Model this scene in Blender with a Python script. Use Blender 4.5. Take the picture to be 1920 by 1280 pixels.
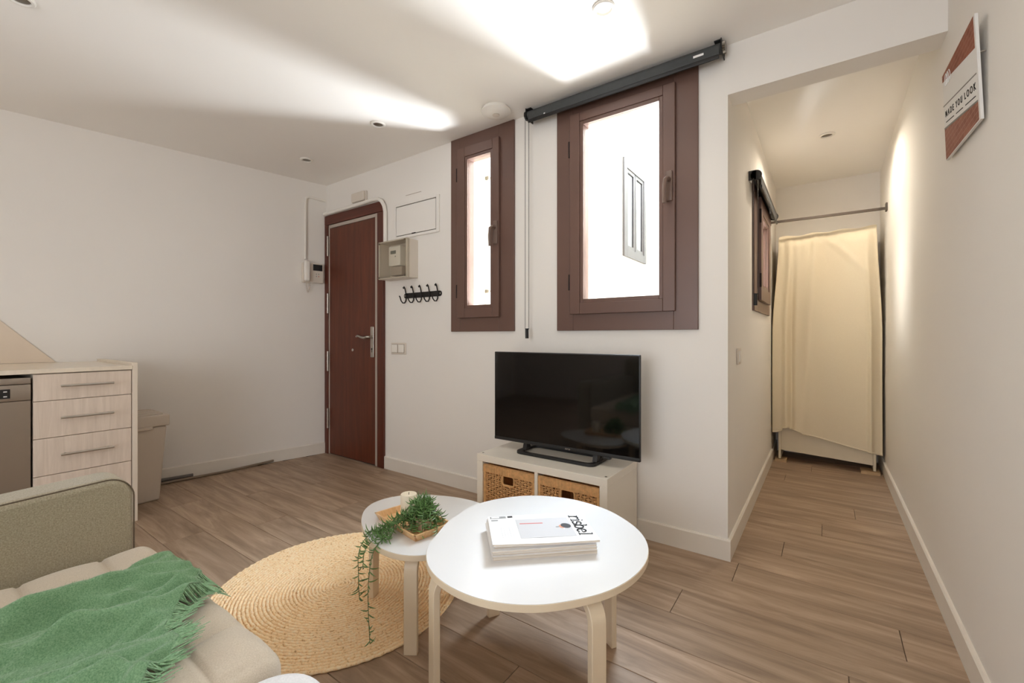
import bpy, bmesh, math, random
from mathutils import Vector, Matrix

random.seed(7)
scene = bpy.context.scene
for o in list(bpy.data.objects):
    bpy.data.objects.remove(o)
COL = scene.collection

# ---------------------------------------------------------------- camera
cam_d = bpy.data.cameras.new('camera')
cam = bpy.data.objects.new('camera', cam_d)
COL.objects.link(cam)
cam.location = (0, 0, 1.05)
cam.rotation_euler = (math.pi / 2, 0, math.atan(587 / 823))
cam_d.sensor_width = 36
cam_d.lens = 823 / 1920 * 36
cam_d.shift_y = -9 / 1920
cam_d.clip_start = 0.01
scene.camera = cam

# ---------------------------------------------------------------- world, lights, exposure
scene.view_settings.view_transform = 'Standard'
scene.view_settings.look = 'None'
scene.view_settings.gamma = 1
scene.view_settings.use_curve_mapping = False
scene.view_settings.exposure = 0.2
scene.cycles.use_denoising = True
scene.cycles.sample_clamp_indirect = 8
scene.cycles.max_bounces = 12
scene.cycles.diffuse_bounces = 8
scene.cycles.transparent_max_bounces = 16

world = bpy.data.worlds.new('World')
scene.world = world
world.use_nodes = True
bg = world.node_tree.nodes['Background']
bg.inputs[0].default_value = (0.70, 0.82, 1.0, 1)
bg.inputs[1].default_value = 2.0


def area(name, loc, target, sx, sy, energy, color, spread=180):
    d = bpy.data.lights.new(name, 'AREA')
    d.shape = 'RECTANGLE'
    d.size, d.size_y = sx, sy
    d.energy = energy
    d.color = color
    d.spread = math.radians(spread)
    o = bpy.data.objects.new(name, d)
    COL.objects.link(o)
    o.location = loc
    o.rotation_euler = (Vector(target) - Vector(loc)).to_track_quat('-Z', 'Y').to_euler()
    return o


# open sky over the light well outside the windows
area('sky_over_light_well', (-1.36, 4.9, 5.2), (-1.36, 4.9, 0), 1.62, 4.6, 1500, (0.76, 0.88, 1.0))
# area light added for an assumed source low in the light well, throwing light up through the panes onto the ceiling
area('assumed_well_uplight', (-0.95, 4.55, 0.40), (-2.0, 4.22, 0.75), 2.0, 0.75, 600, (0.90, 0.95, 1.0))
# hidden lamp added on the well wall to brighten the corridor through its window
area('well_fill_light', (-2.17, 3.75, 1.95), (0.0, 3.5, 1.5), 1.1, 1.4, 80, (1.0, 0.97, 0.92))
# fill light added behind the camera, in an opening made for it
area('rear_fill_light', (-0.85, -2.62, 1.15), (-0.85, 2, 1.25), 2.0, 2.0, 54, (1.0, 0.985, 0.97))


# ---------------------------------------------------------------- colour and materials
def S(r, g, b):
    def f(c):
        c /= 255
        return c / 12.92 if c <= 0.04045 else ((c + 0.055) / 1.055) ** 2.4
    return (f(r), f(g), f(b), 1)


def new_mat(name):
    m = bpy.data.materials.new(name)
    m.use_nodes = True
    nt = m.node_tree
    return m, nt, nt.nodes['Principled BSDF']


def link(nt, a, b):
    nt.links.new(a, b)


def plain(name, col, rough=0.5, metal=0.0, var=0.04, scale=6.0, bump=0.0, bscale=200.0, coat=0.0, spec=0.5, coords='Object'):
    """Flat colour with a faint procedural mottling and fine relief."""
    m, nt, p = new_mat(name)
    tc = nt.nodes.new('ShaderNodeTexCoord')
    n = nt.nodes.new('ShaderNodeTexNoise')
    n.inputs['Scale'].default_value = scale
    n.inputs['Detail'].default_value = 4
    link(nt, tc.outputs[coords], n.inputs['Vector'])
    r = nt.nodes.new('ShaderNodeValToRGB')
    r.color_ramp.elements[0].position = 0.3
    r.color_ramp.elements[1].position = 0.7
    r.color_ramp.elements[0].color = tuple(c * (1 - var) for c in col[:3]) + (1,)
    r.color_ramp.elements[1].color = tuple(min(1, c * (1 + var)) for c in col[:3]) + (1,)
    link(nt, n.outputs['Fac'], r.inputs['Fac'])
    link(nt, r.outputs['Color'], p.inputs['Base Color'])
    p.inputs['Roughness'].default_value = rough
    p.inputs['Metallic'].default_value = metal
    p.inputs['Specular IOR Level'].default_value = spec
    p.inputs['Coat Weight'].default_value = coat
    if bump:
        b = nt.nodes.new('ShaderNodeTexNoise')
        b.inputs['Scale'].default_value = bscale
        b.inputs['Detail'].default_value = 3
        link(nt, tc.outputs[coords], b.inputs['Vector'])
        bn = nt.nodes.new('ShaderNodeBump')
        bn.inputs['Strength'].default_value = bump
        bn.inputs['Distance'].default_value = 0.002
        link(nt, b.outputs['Fac'], bn.inputs['Height'])
        link(nt, bn.outputs['Normal'], p.inputs['Normal'])
    return m


def wood(name, c1, c2, scale=(1.2, 10, 10), rough=0.45, rnd=0.0, bump=0.1, c3=None, grain=3.0, coat=0.0):
    m, nt, p = new_mat(name)
    tc = nt.nodes.new('ShaderNodeTexCoord')
    oi = nt.nodes.new('ShaderNodeObjectInfo')
    mp = nt.nodes.new('ShaderNodeMapping')
    mp.inputs['Scale'].default_value = scale
    mul = nt.nodes.new('ShaderNodeMath')
    mul.operation = 'MULTIPLY'
    mul.inputs[1].default_value = 37.0
    link(nt, oi.outputs['Random'], mul.inputs[0])
    cb = nt.nodes.new('ShaderNodeCombineXYZ')
    link(nt, mul.outputs[0], cb.inputs[0])
    link(nt, mul.outputs[0], cb.inputs[1])
    link(nt, tc.outputs['Object'], mp.inputs['Vector'])
    link(nt, cb.outputs[0], mp.inputs['Location'])
    n = nt.nodes.new('ShaderNodeTexNoise')
    n.inputs['Scale'].default_value = grain
    n.inputs['Detail'].default_value = 8
    n.inputs['Roughness'].default_value = 0.65
    n.inputs['Distortion'].default_value = 0.8
    link(nt, mp.outputs[0], n.inputs['Vector'])
    r = nt.nodes.new('ShaderNodeValToRGB')
    r.color_ramp.elements[0].position = 0.32
    r.color_ramp.elements[1].position = 0.68
    r.color_ramp.elements[0].color = c1
    r.color_ramp.elements[1].color = c2
    if c3:
        e = r.color_ramp.elements.new(0.5)
        e.color = c3
    link(nt, n.outputs['Fac'], r.inputs['Fac'])
    out = r.outputs['Color']
    if rnd:
        hsv = nt.nodes.new('ShaderNodeHueSaturation')
        mr = nt.nodes.new('ShaderNodeMapRange')
        mr.inputs['To Min'].default_value = 1 - rnd
        mr.inputs['To Max'].default_value = 1 + rnd
        link(nt, oi.outputs['Random'], mr.inputs['Value'])
        link(nt, mr.outputs[0], hsv.inputs['Value'])
        link(nt, out, hsv.inputs['Color'])
        out = hsv.outputs['Color']
    link(nt, out, p.inputs['Base Color'])
    p.inputs['Roughness'].default_value = rough
    p.inputs['Coat Weight'].default_value = coat
    if bump:
        bn = nt.nodes.new('ShaderNodeBump')
        bn.inputs['Strength'].default_value = bump
        bn.inputs['Distance'].default_value = 0.001
        link(nt, n.outputs['Fac'], bn.inputs['Height'])
        link(nt, bn.outputs['Normal'], p.inputs['Normal'])
    return m


def fabric(name, c1, c2, scale=350.0, bump=0.5, sheen=0.3, big=0.0):
    m, nt, p = new_mat(name)
    tc = nt.nodes.new('ShaderNodeTexCoord')
    n = nt.nodes.new('ShaderNodeTexNoise')
    n.inputs['Scale'].default_value = scale
    n.inputs['Detail'].default_value = 5
    n.inputs['Roughness'].default_value = 0.7
    link(nt, tc.outputs['Object'], n.inputs['Vector'])
    r = nt.nodes.new('ShaderNodeValToRGB')
    r.color_ramp.elements[0].position = 0.35
    r.color_ramp.elements[1].position = 0.65
    r.color_ramp.elements[0].color = c1
    r.color_ramp.elements[1].color = c2
    link(nt, n.outputs['Fac'], r.inputs['Fac'])
    link(nt, r.outputs['Color'], p.inputs['Base Color'])
    p.inputs['Roughness'].default_value = 0.9
    p.inputs['Specular IOR Level'].default_value = 0.2
    p.inputs['Sheen Weight'].default_value = sheen
    bn = nt.nodes.new('ShaderNodeBump')
    bn.inputs['Strength'].default_value = bump
    bn.inputs['Distance'].default_value = 0.001
    link(nt, n.outputs['Fac'], bn.inputs['Height'])
    link(nt, bn.outputs['Normal'], p.inputs['Normal'])
    return m


def clear_glass(name, tint=(1, 1, 1, 1), base=0.03):
    """Thin pane: mostly transparent with a fresnel gloss."""
    m = bpy.data.materials.new(name)
    m.use_nodes = True
    nt = m.node_tree
    for n in list(nt.nodes):
        nt.nodes.remove(n)
    out = nt.nodes.new('ShaderNodeOutputMaterial')
    tr = nt.nodes.new('ShaderNodeBsdfTransparent')
    tr.inputs[0].default_value = tint
    gl = nt.nodes.new('ShaderNodeBsdfGlossy')
    gl.inputs['Roughness'].default_value = 0.02
    lw = nt.nodes.new('ShaderNodeLayerWeight')
    lw.inputs[0].default_value = 0.5
    pw = nt.nodes.new('ShaderNodeMath')
    pw.operation = 'POWER'
    pw.inputs[1].default_value = 5
    link(nt, lw.outputs['Facing'], pw.inputs[0])
    fr = nt.nodes.new('ShaderNodeMath')
    fr.operation = 'MULTIPLY_ADD'
    fr.inputs[1].default_value = 0.9
    fr.inputs[2].default_value = base
    link(nt, pw.outputs[0], fr.inputs[0])
    mx = nt.nodes.new('ShaderNodeMixShader')
    link(nt, fr.outputs[0], mx.inputs[0])
    link(nt, tr.outputs[0], mx.inputs[1])
    link(nt, gl.outputs[0], mx.inputs[2])
    link(nt, mx.outputs[0], out.inputs[0])
    return m


M = {}
M['wall'] = plain('white_wall_paint', S(232, 228, 222), 0.85, var=0.012, scale=1.5, bump=0.12, bscale=90, spec=0.25)
M['ceil'] = plain('white_ceiling_paint', S(244, 241, 236), 0.9, var=0.012, scale=1.2, bump=0.06, bscale=60, spec=0.2)
M['base'] = plain('white_baseboard', S(226, 220, 210), 0.5, var=0.02, scale=8)
M['floor'] = wood('laminate_plank', S(132, 110, 90), S(182, 158, 135), (0.8, 8, 8), 0.48, rnd=0.07, bump=0.15, c3=S(159, 135, 112), grain=2.4)
M['sub'] = plain('floor_joint', S(60, 48, 40), 0.9)
M['brown'] = plain('brown_window_lacquer', S(104, 78, 68), 0.38, var=0.06, scale=3, bump=0.03)
M['brown2'] = plain('brown_handle', S(112, 92, 82), 0.35, var=0.05)
M['gap'] = plain('dark_gap', S(38, 26, 22), 0.8)
M['glass'] = clear_glass('window_glass')
M['cover'] = clear_glass('clear_plastic', (0.93, 0.92, 0.89, 1))
M['door'] = wood('mahogany_door', S(78, 34, 17), S(106, 50, 28), (9, 9, 0.7), 0.42, bump=0.05, c3=S(92, 42, 22), grain=2.5)
M['doorframe'] = wood('mahogany_frame', S(70, 29, 17), S(100, 46, 28), (9, 9, 0.7), 0.4, bump=0.05, grain=2.5)
M['doorframeh'] = wood('mahogany_frame_head', S(70, 29, 17), S(100, 46, 28), (0.7, 9, 9), 0.4, bump=0.05, grain=2.5)
M['strip'] = plain('grey_seal', S(176, 164, 152), 0.5, var=0.03)
M['steel'] = plain('brushed_steel', S(190, 184, 176), 0.32, 1.0, var=0.05, scale=30)
M['white'] = plain('white_plastic', S(232, 228, 220), 0.4, var=0.015)
M['white2'] = plain('warm_white_plastic', S(214, 205, 193), 0.45, var=0.02)
M['black'] = plain('black_plastic', S(26, 25, 26), 0.4, var=0.1)
M['screen'] = plain('tv_screen', S(8, 8, 9), 0.06, var=0.0, spec=0.6)
M['lcd'] = plain('grey_lcd', S(120, 122, 112), 0.3)
M['iron'] = plain('black_iron', S(36, 33, 32), 0.5, 0.3, var=0.08)
M['charcoal'] = plain('charcoal_blind_fabric', S(66, 68, 68), 0.75, var=0.06, scale=40, bump=0.2, bscale=400)
M['darkmetal'] = plain('dark_bracket', S(48, 48, 48), 0.45, 0.4, var=0.06)
M['chain'] = plain('bead_chain', S(52, 50, 48), 0.5, 0.0)
M['lampdark'] = plain('lamp_reflector', S(120, 112, 100), 0.3, 0.8)
M['lens'] = plain('lit_lens', S(240, 236, 226), 0.4)
M['lens'].node_tree.nodes['Principled BSDF'].inputs['Emission Color'].default_value = (1.0, 0.92, 0.8, 1)
M['lens'].node_tree.nodes['Principled BSDF'].inputs['Emission Strength'].default_value = 0.9
M['kallax'] = plain('white_foil_board', S(232, 226, 214), 0.35, var=0.012, scale=4)
M['wicker'] = plain('wicker', S(216, 170, 116), 0.6, var=0.18, scale=60, bump=0.3, bscale=250)
M['tabletop'] = plain('white_table_lacquer', S(222, 221, 220), 0.22, var=0.008)
M['tableleg'] = plain('cream_bentwood', S(228, 212, 186), 0.35, var=0.02, scale=10)
M['jute'] = None
M['sofa'] = fabric('beige_sofa_fabric', S(186, 172, 152), S(206, 193, 174), 420, 0.4)
M['sofaside'] = fabric('olive_weave_fabric', S(140, 131, 110), S(180, 170, 148), 300, 0.6)
M['piping'] = fabric('dark_piping', S(92, 80, 66), S(110, 96, 80), 300, 0.4, 0.1)
M['pouf'] = fabric('pale_grey_boucle', S(214, 212, 212), S(228, 226, 226), 250, 0.4)
M['throw'] = fabric('green_mohair', S(90, 132, 92), S(138, 172, 134), 380, 0.9, 0.3)
M['throwhair'] = fabric('green_mohair_strands', S(112, 152, 112), S(156, 190, 152), 160, 0.3, 0.3)
M['cabinet'] = wood('pale_woodgrain_laminate', S(226, 211, 196), S(208, 192, 176), (14, 14, 0.9), 0.5, bump=0.04, grain=3.0)
M['cabedge'] = plain('pale_cabinet_edge', S(224, 212, 196), 0.5, var=0.02)
M['worktop'] = plain('cream_worktop', S(226, 214, 196), 0.18, var=0.03, scale=60)
M['splash'] = plain('beige_splashback', S(222, 206, 186), 0.4, var=0.02)
M['inox'] = plain('stainless_front', S(168, 158, 148), 0.36, 0.85, var=0.03, scale=2)
M['inoxd'] = plain('stainless_door', S(150, 136, 122), 0.42, 0.5, var=0.03, scale=2)
M['bin'] = plain('taupe_plastic', S(192, 180, 166), 0.5, var=0.02)
M['cable'] = plain('grey_cable', S(96, 90, 84), 0.5)
M['cable2'] = plain('taupe_cable', S(128, 112, 94), 0.5)
M['curtain'] = fabric('ecru_cotton', S(216, 202, 174), S(226, 213, 187), 500, 0.25, 0.1)
M['wardrobe'] = plain('cream_board', S(226, 214, 188), 0.5, var=0.03)
M['block'] = wood('pale_wood_block', S(170, 140, 104), S(200, 172, 134), (3, 12, 12), 0.6)
M['rod'] = plain('bronze_rod', S(82, 72, 64), 0.45, 0.5, var=0.04)
M['candle'] = plain('ivory_wax', S(240, 230, 208), 0.5, var=0.02)
M['wick'] = plain('black_wick', S(40, 34, 30), 0.8)
M['bamboo'] = wood('bamboo', S(214, 166, 112), S(236, 198, 150), (6, 30, 6), 0.4, grain=2.0)
M['leaf'] = plain('succulent_leaf', S(98, 134, 76), 0.45, var=0.35, scale=35)
M['stem'] = plain('plant_stem', S(84, 104, 60), 0.6, var=0.1)
M['pot'] = plain('clay_pot', S(206, 178, 150), 0.7, var=0.05)
M['paper'] = plain('white_paper', S(240, 239, 238), 0.35, var=0.01)
M['pages'] = None
M['print_grey'] = plain('print_grey', S(198, 196, 196), 0.35, var=0.02)
M['print_lg'] = plain('print_pale_grey', S(216, 214, 213), 0.35, var=0.02)
M['print_dark'] = plain('print_black', S(38, 36, 36), 0.4)
M['print_red'] = plain('print_red', S(196, 110, 104), 0.4)
M['print_skin'] = plain('print_orange', S(208, 138, 104), 0.4)
M['print_fig'] = plain('print_pale_cloth', S(222, 218, 214), 0.35, var=0.05, scale=60)
M['print_fig2'] = plain('print_grey_cloth', S(178, 176, 174), 0.35, var=0.06, scale=60)
M['print_mid'] = plain('print_mid_grey', S(150, 150, 148), 0.4)
M['exterior'] = plain('darkened_cream_render', S(160, 153, 137), 0.9, var=0.03, scale=1.2, bump=0.2, bscale=40)  # side wall colour darkened to offset the over-strong sky light
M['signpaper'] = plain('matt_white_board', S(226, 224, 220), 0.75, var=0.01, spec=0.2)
M['extbounce'] = plain('pale_bounce_render', S(206, 203, 195), 0.9, var=0.03, scale=1.2, bump=0.2, bscale=40)  # other well walls made paler to bounce more light indoors
M['signink'] = plain('matt_sign_ink', S(48, 44, 42), 0.9, spec=0.1)
M['signgrey'] = plain('matt_sign_grey', S(138, 134, 128), 0.9, spec=0.1)
M['extglass'] = plain('dark_far_glass', S(12, 12, 14), 0.12, var=0.05)
M['extframe'] = plain('far_brown_frame', S(30, 22, 19), 0.5)
M['soil'] = plain('dark_soil', S(60, 46, 36), 0.9)


def make_jute():
    m, nt, p = new_mat('braided_jute')
    tc = nt.nodes.new('ShaderNodeTexCoord')
    n = nt.nodes.new('ShaderNodeTexNoise')
    n.inputs['Scale'].default_value = 120
    n.inputs['Detail'].default_value = 4
    link(nt, tc.outputs['Object'], n.inputs['Vector'])
    r = nt.nodes.new('ShaderNodeValToRGB')
    cr = r.color_ramp
    cr.elements[0].position = 0.22
    cr.elements[0].color = S(168, 128, 82)
    cr.elements[1].position = 0.7
    cr.elements[1].color = S(255, 238, 206)
    e = cr.elements.new(0.40)
    e.color = S(250, 217, 168)
    link(nt, n.outputs['Fac'], r.inputs['Fac'])
    link(nt, r.outputs['Color'], p.inputs['Base Color'])
    p.inputs['Roughness'].default_value = 0.85
    p.inputs['Specular IOR Level'].default_value = 0.2
    bn = nt.nodes.new('ShaderNodeBump')
    bn.inputs['Strength'].default_value = 0.8
    bn.inputs['Distance'].default_value = 0.003
    link(nt, n.outputs['Fac'], bn.inputs['Height'])
    link(nt, bn.outputs['Normal'], p.inputs['Normal'])
    return m


M['jute'] = make_jute()


def make_pages():
    m, nt, p = new_mat('page_edges')
    tc = nt.nodes.new('ShaderNodeTexCoord')
    mp = nt.nodes.new('ShaderNodeMapping')
    mp.inputs['Scale'].default_value = (2, 2, 900)
    n = nt.nodes.new('ShaderNodeTexNoise')
    n.inputs['Scale'].default_value = 1.0
    n.inputs['Detail'].default_value = 3
    link(nt, tc.outputs['Object'], mp.inputs['Vector'])
    link(nt, mp.outputs[0], n.inputs['Vector'])
    r = nt.nodes.new('ShaderNodeValToRGB')
    r.color_ramp.elements[0].position = 0.35
    r.color_ramp.elements[1].position = 0.6
    r.color_ramp.elements[0].color = S(186, 172, 154)
    r.color_ramp.elements[1].color = S(226, 218, 206)
    link(nt, n.outputs['Fac'], r.inputs['Fac'])
    link(nt, r.outputs['Color'], p.inputs['Base Color'])
    p.inputs['Roughness'].default_value = 0.7
    return m


M['pages'] = make_pages()


def make_brick_print():
    m, nt, p = new_mat('brick_print')
    tc = nt.nodes.new('ShaderNodeTexCoord')
    mp = nt.nodes.new('ShaderNodeMapping')
    mp.inputs['Rotation'].default_value = (math.pi / 2, 0, math.pi / 2)
    b = nt.nodes.new('ShaderNodeTexBrick')
    b.inputs['Scale'].default_value = 14
    b.inputs['Color1'].default_value = S(132, 76, 56)
    b.inputs['Color2'].default_value = S(150, 90, 68)
    b.inputs['Mortar'].default_value = S(168, 120, 100)
    b.inputs['Mortar Size'].default_value = 0.012
    sx = nt.nodes.new('ShaderNodeSeparateXYZ')
    cx = nt.nodes.new('ShaderNodeCombineXYZ')
    link(nt, tc.outputs['Object'], sx.inputs[0])
    link(nt, sx.outputs['Y'], cx.inputs['X'])
    link(nt, sx.outputs['Z'], cx.inputs['Y'])
    link(nt, cx.outputs[0], b.inputs['Vector'])
    link(nt, b.outputs['Color'], p.inputs['Base Color'])
    p.inputs['Roughness'].default_value = 0.75
    p.inputs['Specular IOR Level'].default_value = 0.2
    return m


M['brickprint'] = make_brick_print()

# ---------------------------------------------------------------- mesh helpers
WL = {}          # world location of every object (all parents are unrotated)


class MB:
    def __init__(self):
        self.v, self.f = [], []

    def add(self, vs, fs):
        n = len(self.v)
        self.v += [tuple(p) for p in vs]
        self.f += [tuple(i + n for i in f) for f in fs]
        return self

    def box(self, x0, x1, y0, y1, z0, z1):
        return self.add([(x0, y0, z0), (x1, y0, z0), (x1, y1, z0), (x0, y1, z0),
                         (x0, y0, z1), (x1, y0, z1), (x1, y1, z1), (x0, y1, z1)],
                        [(0, 3, 2, 1), (4, 5, 6, 7), (0, 1, 5, 4), (1, 2, 6, 5), (2, 3, 7, 6), (3, 0, 4, 7)])

    def hexa(self, b, t):
        """b, t: four points each (counter-clockwise from above)."""
        return self.add(list(b) + list(t), [(0, 3, 2, 1), (4, 5, 6, 7), (0, 1, 5, 4), (1, 2, 6, 5), (2, 3, 7, 6), (3, 0, 4, 7)])

    def prism(self, pts, d):
        """closed outline pts (3-D) extruded by vector d."""
        n = len(pts)
        d = Vector(d)
        vs = [Vector(p) for p in pts] + [Vector(p) + d for p in pts]
        fs = [tuple(range(n))[::-1], tuple(range(n, 2 * n))]
        fs += [(i, (i + 1) % n, n + (i + 1) % n, n + i) for i in range(n)]
        return self.add(vs, fs)

    def tube(self, path, r, n=8, caps=True, flat=1.0, up=(0, 0, 1)):
        P = [Vector(p) for p in path]
        rr = r if isinstance(r, (list, tuple)) else [r] * len(P)
        vs, fs = [], []
        u_prev = None
        for i, p in enumerate(P):
            t = (P[min(i + 1, len(P) - 1)] - P[max(i - 1, 0)]).normalized()
            if u_prev is None:
                a = Vector(up)
                if abs(a.dot(t)) > 0.95:
                    a = Vector((1, 0, 0)) if abs(t.x) < 0.9 else Vector((0, 1, 0))
            else:
                a = u_prev
            u = (a - t * a.dot(t)).normalized()
            w = t.cross(u)
            u_prev = u
            for k in range(n):
                th = 2 * math.pi * k / n
                vs.append(p + (u * math.cos(th) + w * math.sin(th) * flat) * rr[i])
        for i in range(len(P) - 1):
            for k in range(n):
                k2 = (k + 1) % n
                fs.append((i * n + k, i * n + k2, (i + 1) * n + k2, (i + 1) * n + k))
        if caps:
            fs.append(tuple(range(n))[::-1])
            fs.append(tuple(range((len(P) - 1) * n, len(P) * n)))
        return self.add(vs, fs)

    def lathe(self, prof, c=(0, 0, 0), n=32, axis='z'):
        vs, fs = [], []
        for (r, h) in prof:
            for k in range(n):
                th = 2 * math.pi * k / n
                a, b = r * math.cos(th), r * math.sin(th)
                q = {'z': (a, b, h), 'x': (h, a, b), 'y': (b, h, a)}[axis]
                vs.append((q[0] + c[0], q[1] + c[1], q[2] + c[2]))
        m = len(prof)
        for i in range(m - 1):
            for k in range(n):
                k2 = (k + 1) % n
                fs.append((i * n + k, i * n + k2, (i + 1) * n + k2, (i + 1) * n + k))
        fs.append(tuple(range(n))[::-1])
        fs.append(tuple(range((m - 1) * n, m * n)))
        return self.add(vs, fs)

    def grid(self, nu, nv, fn):
        vs = [fn(i / nu, j / nv) for j in range(nv + 1) for i in range(nu + 1)]
        fs = [(j * (nu + 1) + i, j * (nu + 1) + i + 1, (j + 1) * (nu + 1) + i + 1, (j + 1) * (nu + 1) + i)
              for j in range(nv) for i in range(nu)]
        return self.add(vs, fs)

    def rbox(self, x0, x1, y0, y1, z0, z1, r, step=0.05, k=4, disp=None):
        """box with rounded edges of radius r, subdivided; disp(p, n) may move points."""
        def samples(a, b):
            off = [r * math.tan(math.radians(45) * i / k) for i in range(k + 1)]
            lo = [a + r - o for o in off][::-1]
            hi = [b - r + o for o in off]
            m = max(1, int(round((b - a - 2 * r) / step)))
            mid = [a + r + (b - a - 2 * r) * i / m for i in range(1, m)]
            return lo + mid + hi
        X, Y, Z = samples(x0, x1), samples(y0, y1), samples(z0, z1)
        nx, ny, nz = len(X) - 1, len(Y) - 1, len(Z) - 1
        idx, vs, fs = {}, [], []

        def V(i, j, l):
            if (i, j, l) not in idx:
                p = Vector((X[i], Y[j], Z[l]))
                q = Vector((min(max(p.x, x0 + r), x1 - r), min(max(p.y, y0 + r), y1 - r), min(max(p.z, z0 + r), z1 - r)))
                n = (p - q).normalized()
                p = q + n * r
                if disp:
                    p = p + Vector(disp(p, n))
                idx[(i, j, l)] = len(vs)
                vs.append(p)
            return idx[(i, j, l)]
        for i in range(nx):
            for j in range(ny):
                fs.append((V(i, j, 0), V(i, j + 1, 0), V(i + 1, j + 1, 0), V(i + 1, j, 0)))
                fs.append((V(i, j, nz), V(i + 1, j, nz), V(i + 1, j + 1, nz), V(i, j + 1, nz)))
        for i in range(nx):
            for l in range(nz):
                fs.append((V(i, 0, l), V(i + 1, 0, l), V(i + 1, 0, l + 1), V(i, 0, l + 1)))
                fs.append((V(i, ny, l), V(i, ny, l + 1), V(i + 1, ny, l + 1), V(i + 1, ny, l)))
        for j in range(ny):
            for l in range(nz):
                fs.append((V(0, j, l), V(0, j, l + 1), V(0, j + 1, l + 1), V(0, j + 1, l)))
                fs.append((V(nx, j, l), V(nx, j + 1, l), V(nx, j + 1, l + 1), V(nx, j, l + 1)))
        return self.add(vs, fs)

    def xf(self, mat):
        self.v = [tuple(mat @ Vector(p)) for p in self.v]
        return self


def mk(name, mb, mat, parent=None, loc=None, bevel=0.0, seg=2, smooth=35, solid=0.0, sub=0, kind=None, label=None):
    """Link mb (world coordinates) as one mesh object."""
    if parent is not None:
        base = Vector(WL[parent.name])
    else:
        if loc is None:
            xs = [p[0] for p in mb.v]
            ys = [p[1] for p in mb.v]
            zs = [p[2] for p in mb.v]
            loc = ((min(xs) + max(xs)) / 2, (min(ys) + max(ys)) / 2, min(zs))
        base = Vector(loc)
    me = bpy.data.meshes.new(name)
    me.from_pydata([tuple(Vector(p) - base) for p in mb.v], [], mb.f)
    me.update()
    if smooth:
        me.shade_smooth()
        me.set_sharp_from_angle(angle=math.radians(smooth))
    me.materials.append(mat)
    o = bpy.data.objects.new(name, me)
    COL.objects.link(o)
    if parent is not None:
        o.parent = parent
    else:
        o.location = base
    WL[o.name] = tuple(base)
    if solid:
        s = o.modifiers.new('thickness', 'SOLIDIFY')
        s.thickness = solid
        s.offset = 0
    if bevel:
        b = o.modifiers.new('edges', 'BEVEL')
        b.width = bevel
        b.segments = seg
        b.limit_method = 'ANGLE'
        b.angle_limit = math.radians(40)
    if sub:
        b = o.modifiers.new('smooth', 'SUBSURF')
        b.levels = sub
        b.render_levels = sub
    if kind:
        o['kind'] = kind
    if label:
        o['label'] = label
    return o


def thing(name, label, cat, loc, group=None):
    o = bpy.data.objects.new(name, None)
    COL.objects.link(o)
    o.location = loc
    o.empty_display_size = 0.05
    o['label'] = label
    o['category'] = cat
    if group:
        o['group'] = group
    WL[o.name] = tuple(loc)
    return o


def tag(o, label, cat, group=None):
    o['label'] = label
    o['category'] = cat
    if group:
        o['group'] = group
    return o


def setting(name, loc):
    o = bpy.data.objects.new(name, None)
    COL.objects.link(o)
    o.location = loc
    o['kind'] = 'structure'
    WL[o.name] = tuple(loc)
    return o


def struct(name, mb, mat, **kw):
    return mk(name, mb, mat, kind='structure', **kw)


def B(*a):
    return MB().box(*a)


def text(name, body, size, mat, parent, origin, xdir, ydir, depth=0.0008, shear=0.0, bold=0.0, sx=1.0):
    """Lettering as a mesh laid in the plane spanned by xdir, ydir."""
    c = bpy.data.curves.new(name, 'FONT')
    c.body = body
    c.size = size
    c.align_x = 'CENTER'
    c.align_y = 'CENTER'
    c.extrude = depth
    c.shear = shear
    c.offset = bold
    t = bpy.data.objects.new(name, c)
    COL.objects.link(t)
    dg = bpy.context.evaluated_depsgraph_get()
    me = bpy.data.meshes.new_from_object(t.evaluated_get(dg))
    bpy.data.objects.remove(t)
    X, Y = Vector(xdir).normalized(), Vector(ydir).normalized()
    Z = X.cross(Y)
    base = Vector(WL[parent.name])
    for v in me.vertices:
        p = Vector(origin) + X * v.co.x * sx + Y * v.co.y + Z * v.co.z
        v.co = p - base
    me.materials.clear()
    me.materials.append(mat)
    o = bpy.data.objects.new(name, me)
    COL.objects.link(o)
    o.parent = parent
    WL[o.name] = tuple(base)
    return o


# ---------------------------------------------------------------- room dimensions
YW, ZC = 2.27, 2.42            # window wall, ceiling height
XR, XC = 0.372, -0.372         # right wall, corridor's inner wall
YE = 4.74                      # end wall of the corridor
YB = -2.55                     # wall behind the camera
LK = 0.185                     # the side wall runs slightly askew


def xl(y):
    return -3.69 + LK * (y - YW)


# ---------------------------------------------------------------- floor and planks
floor = struct('floor', B(-4.75, 0.55, YB - 0.1, YE + 0.12, -0.12, -0.011), M['sub'], loc=(0, 0, -0.12))
PW, PL = 0.186, 1.24
plank_mesh = {}


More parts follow.
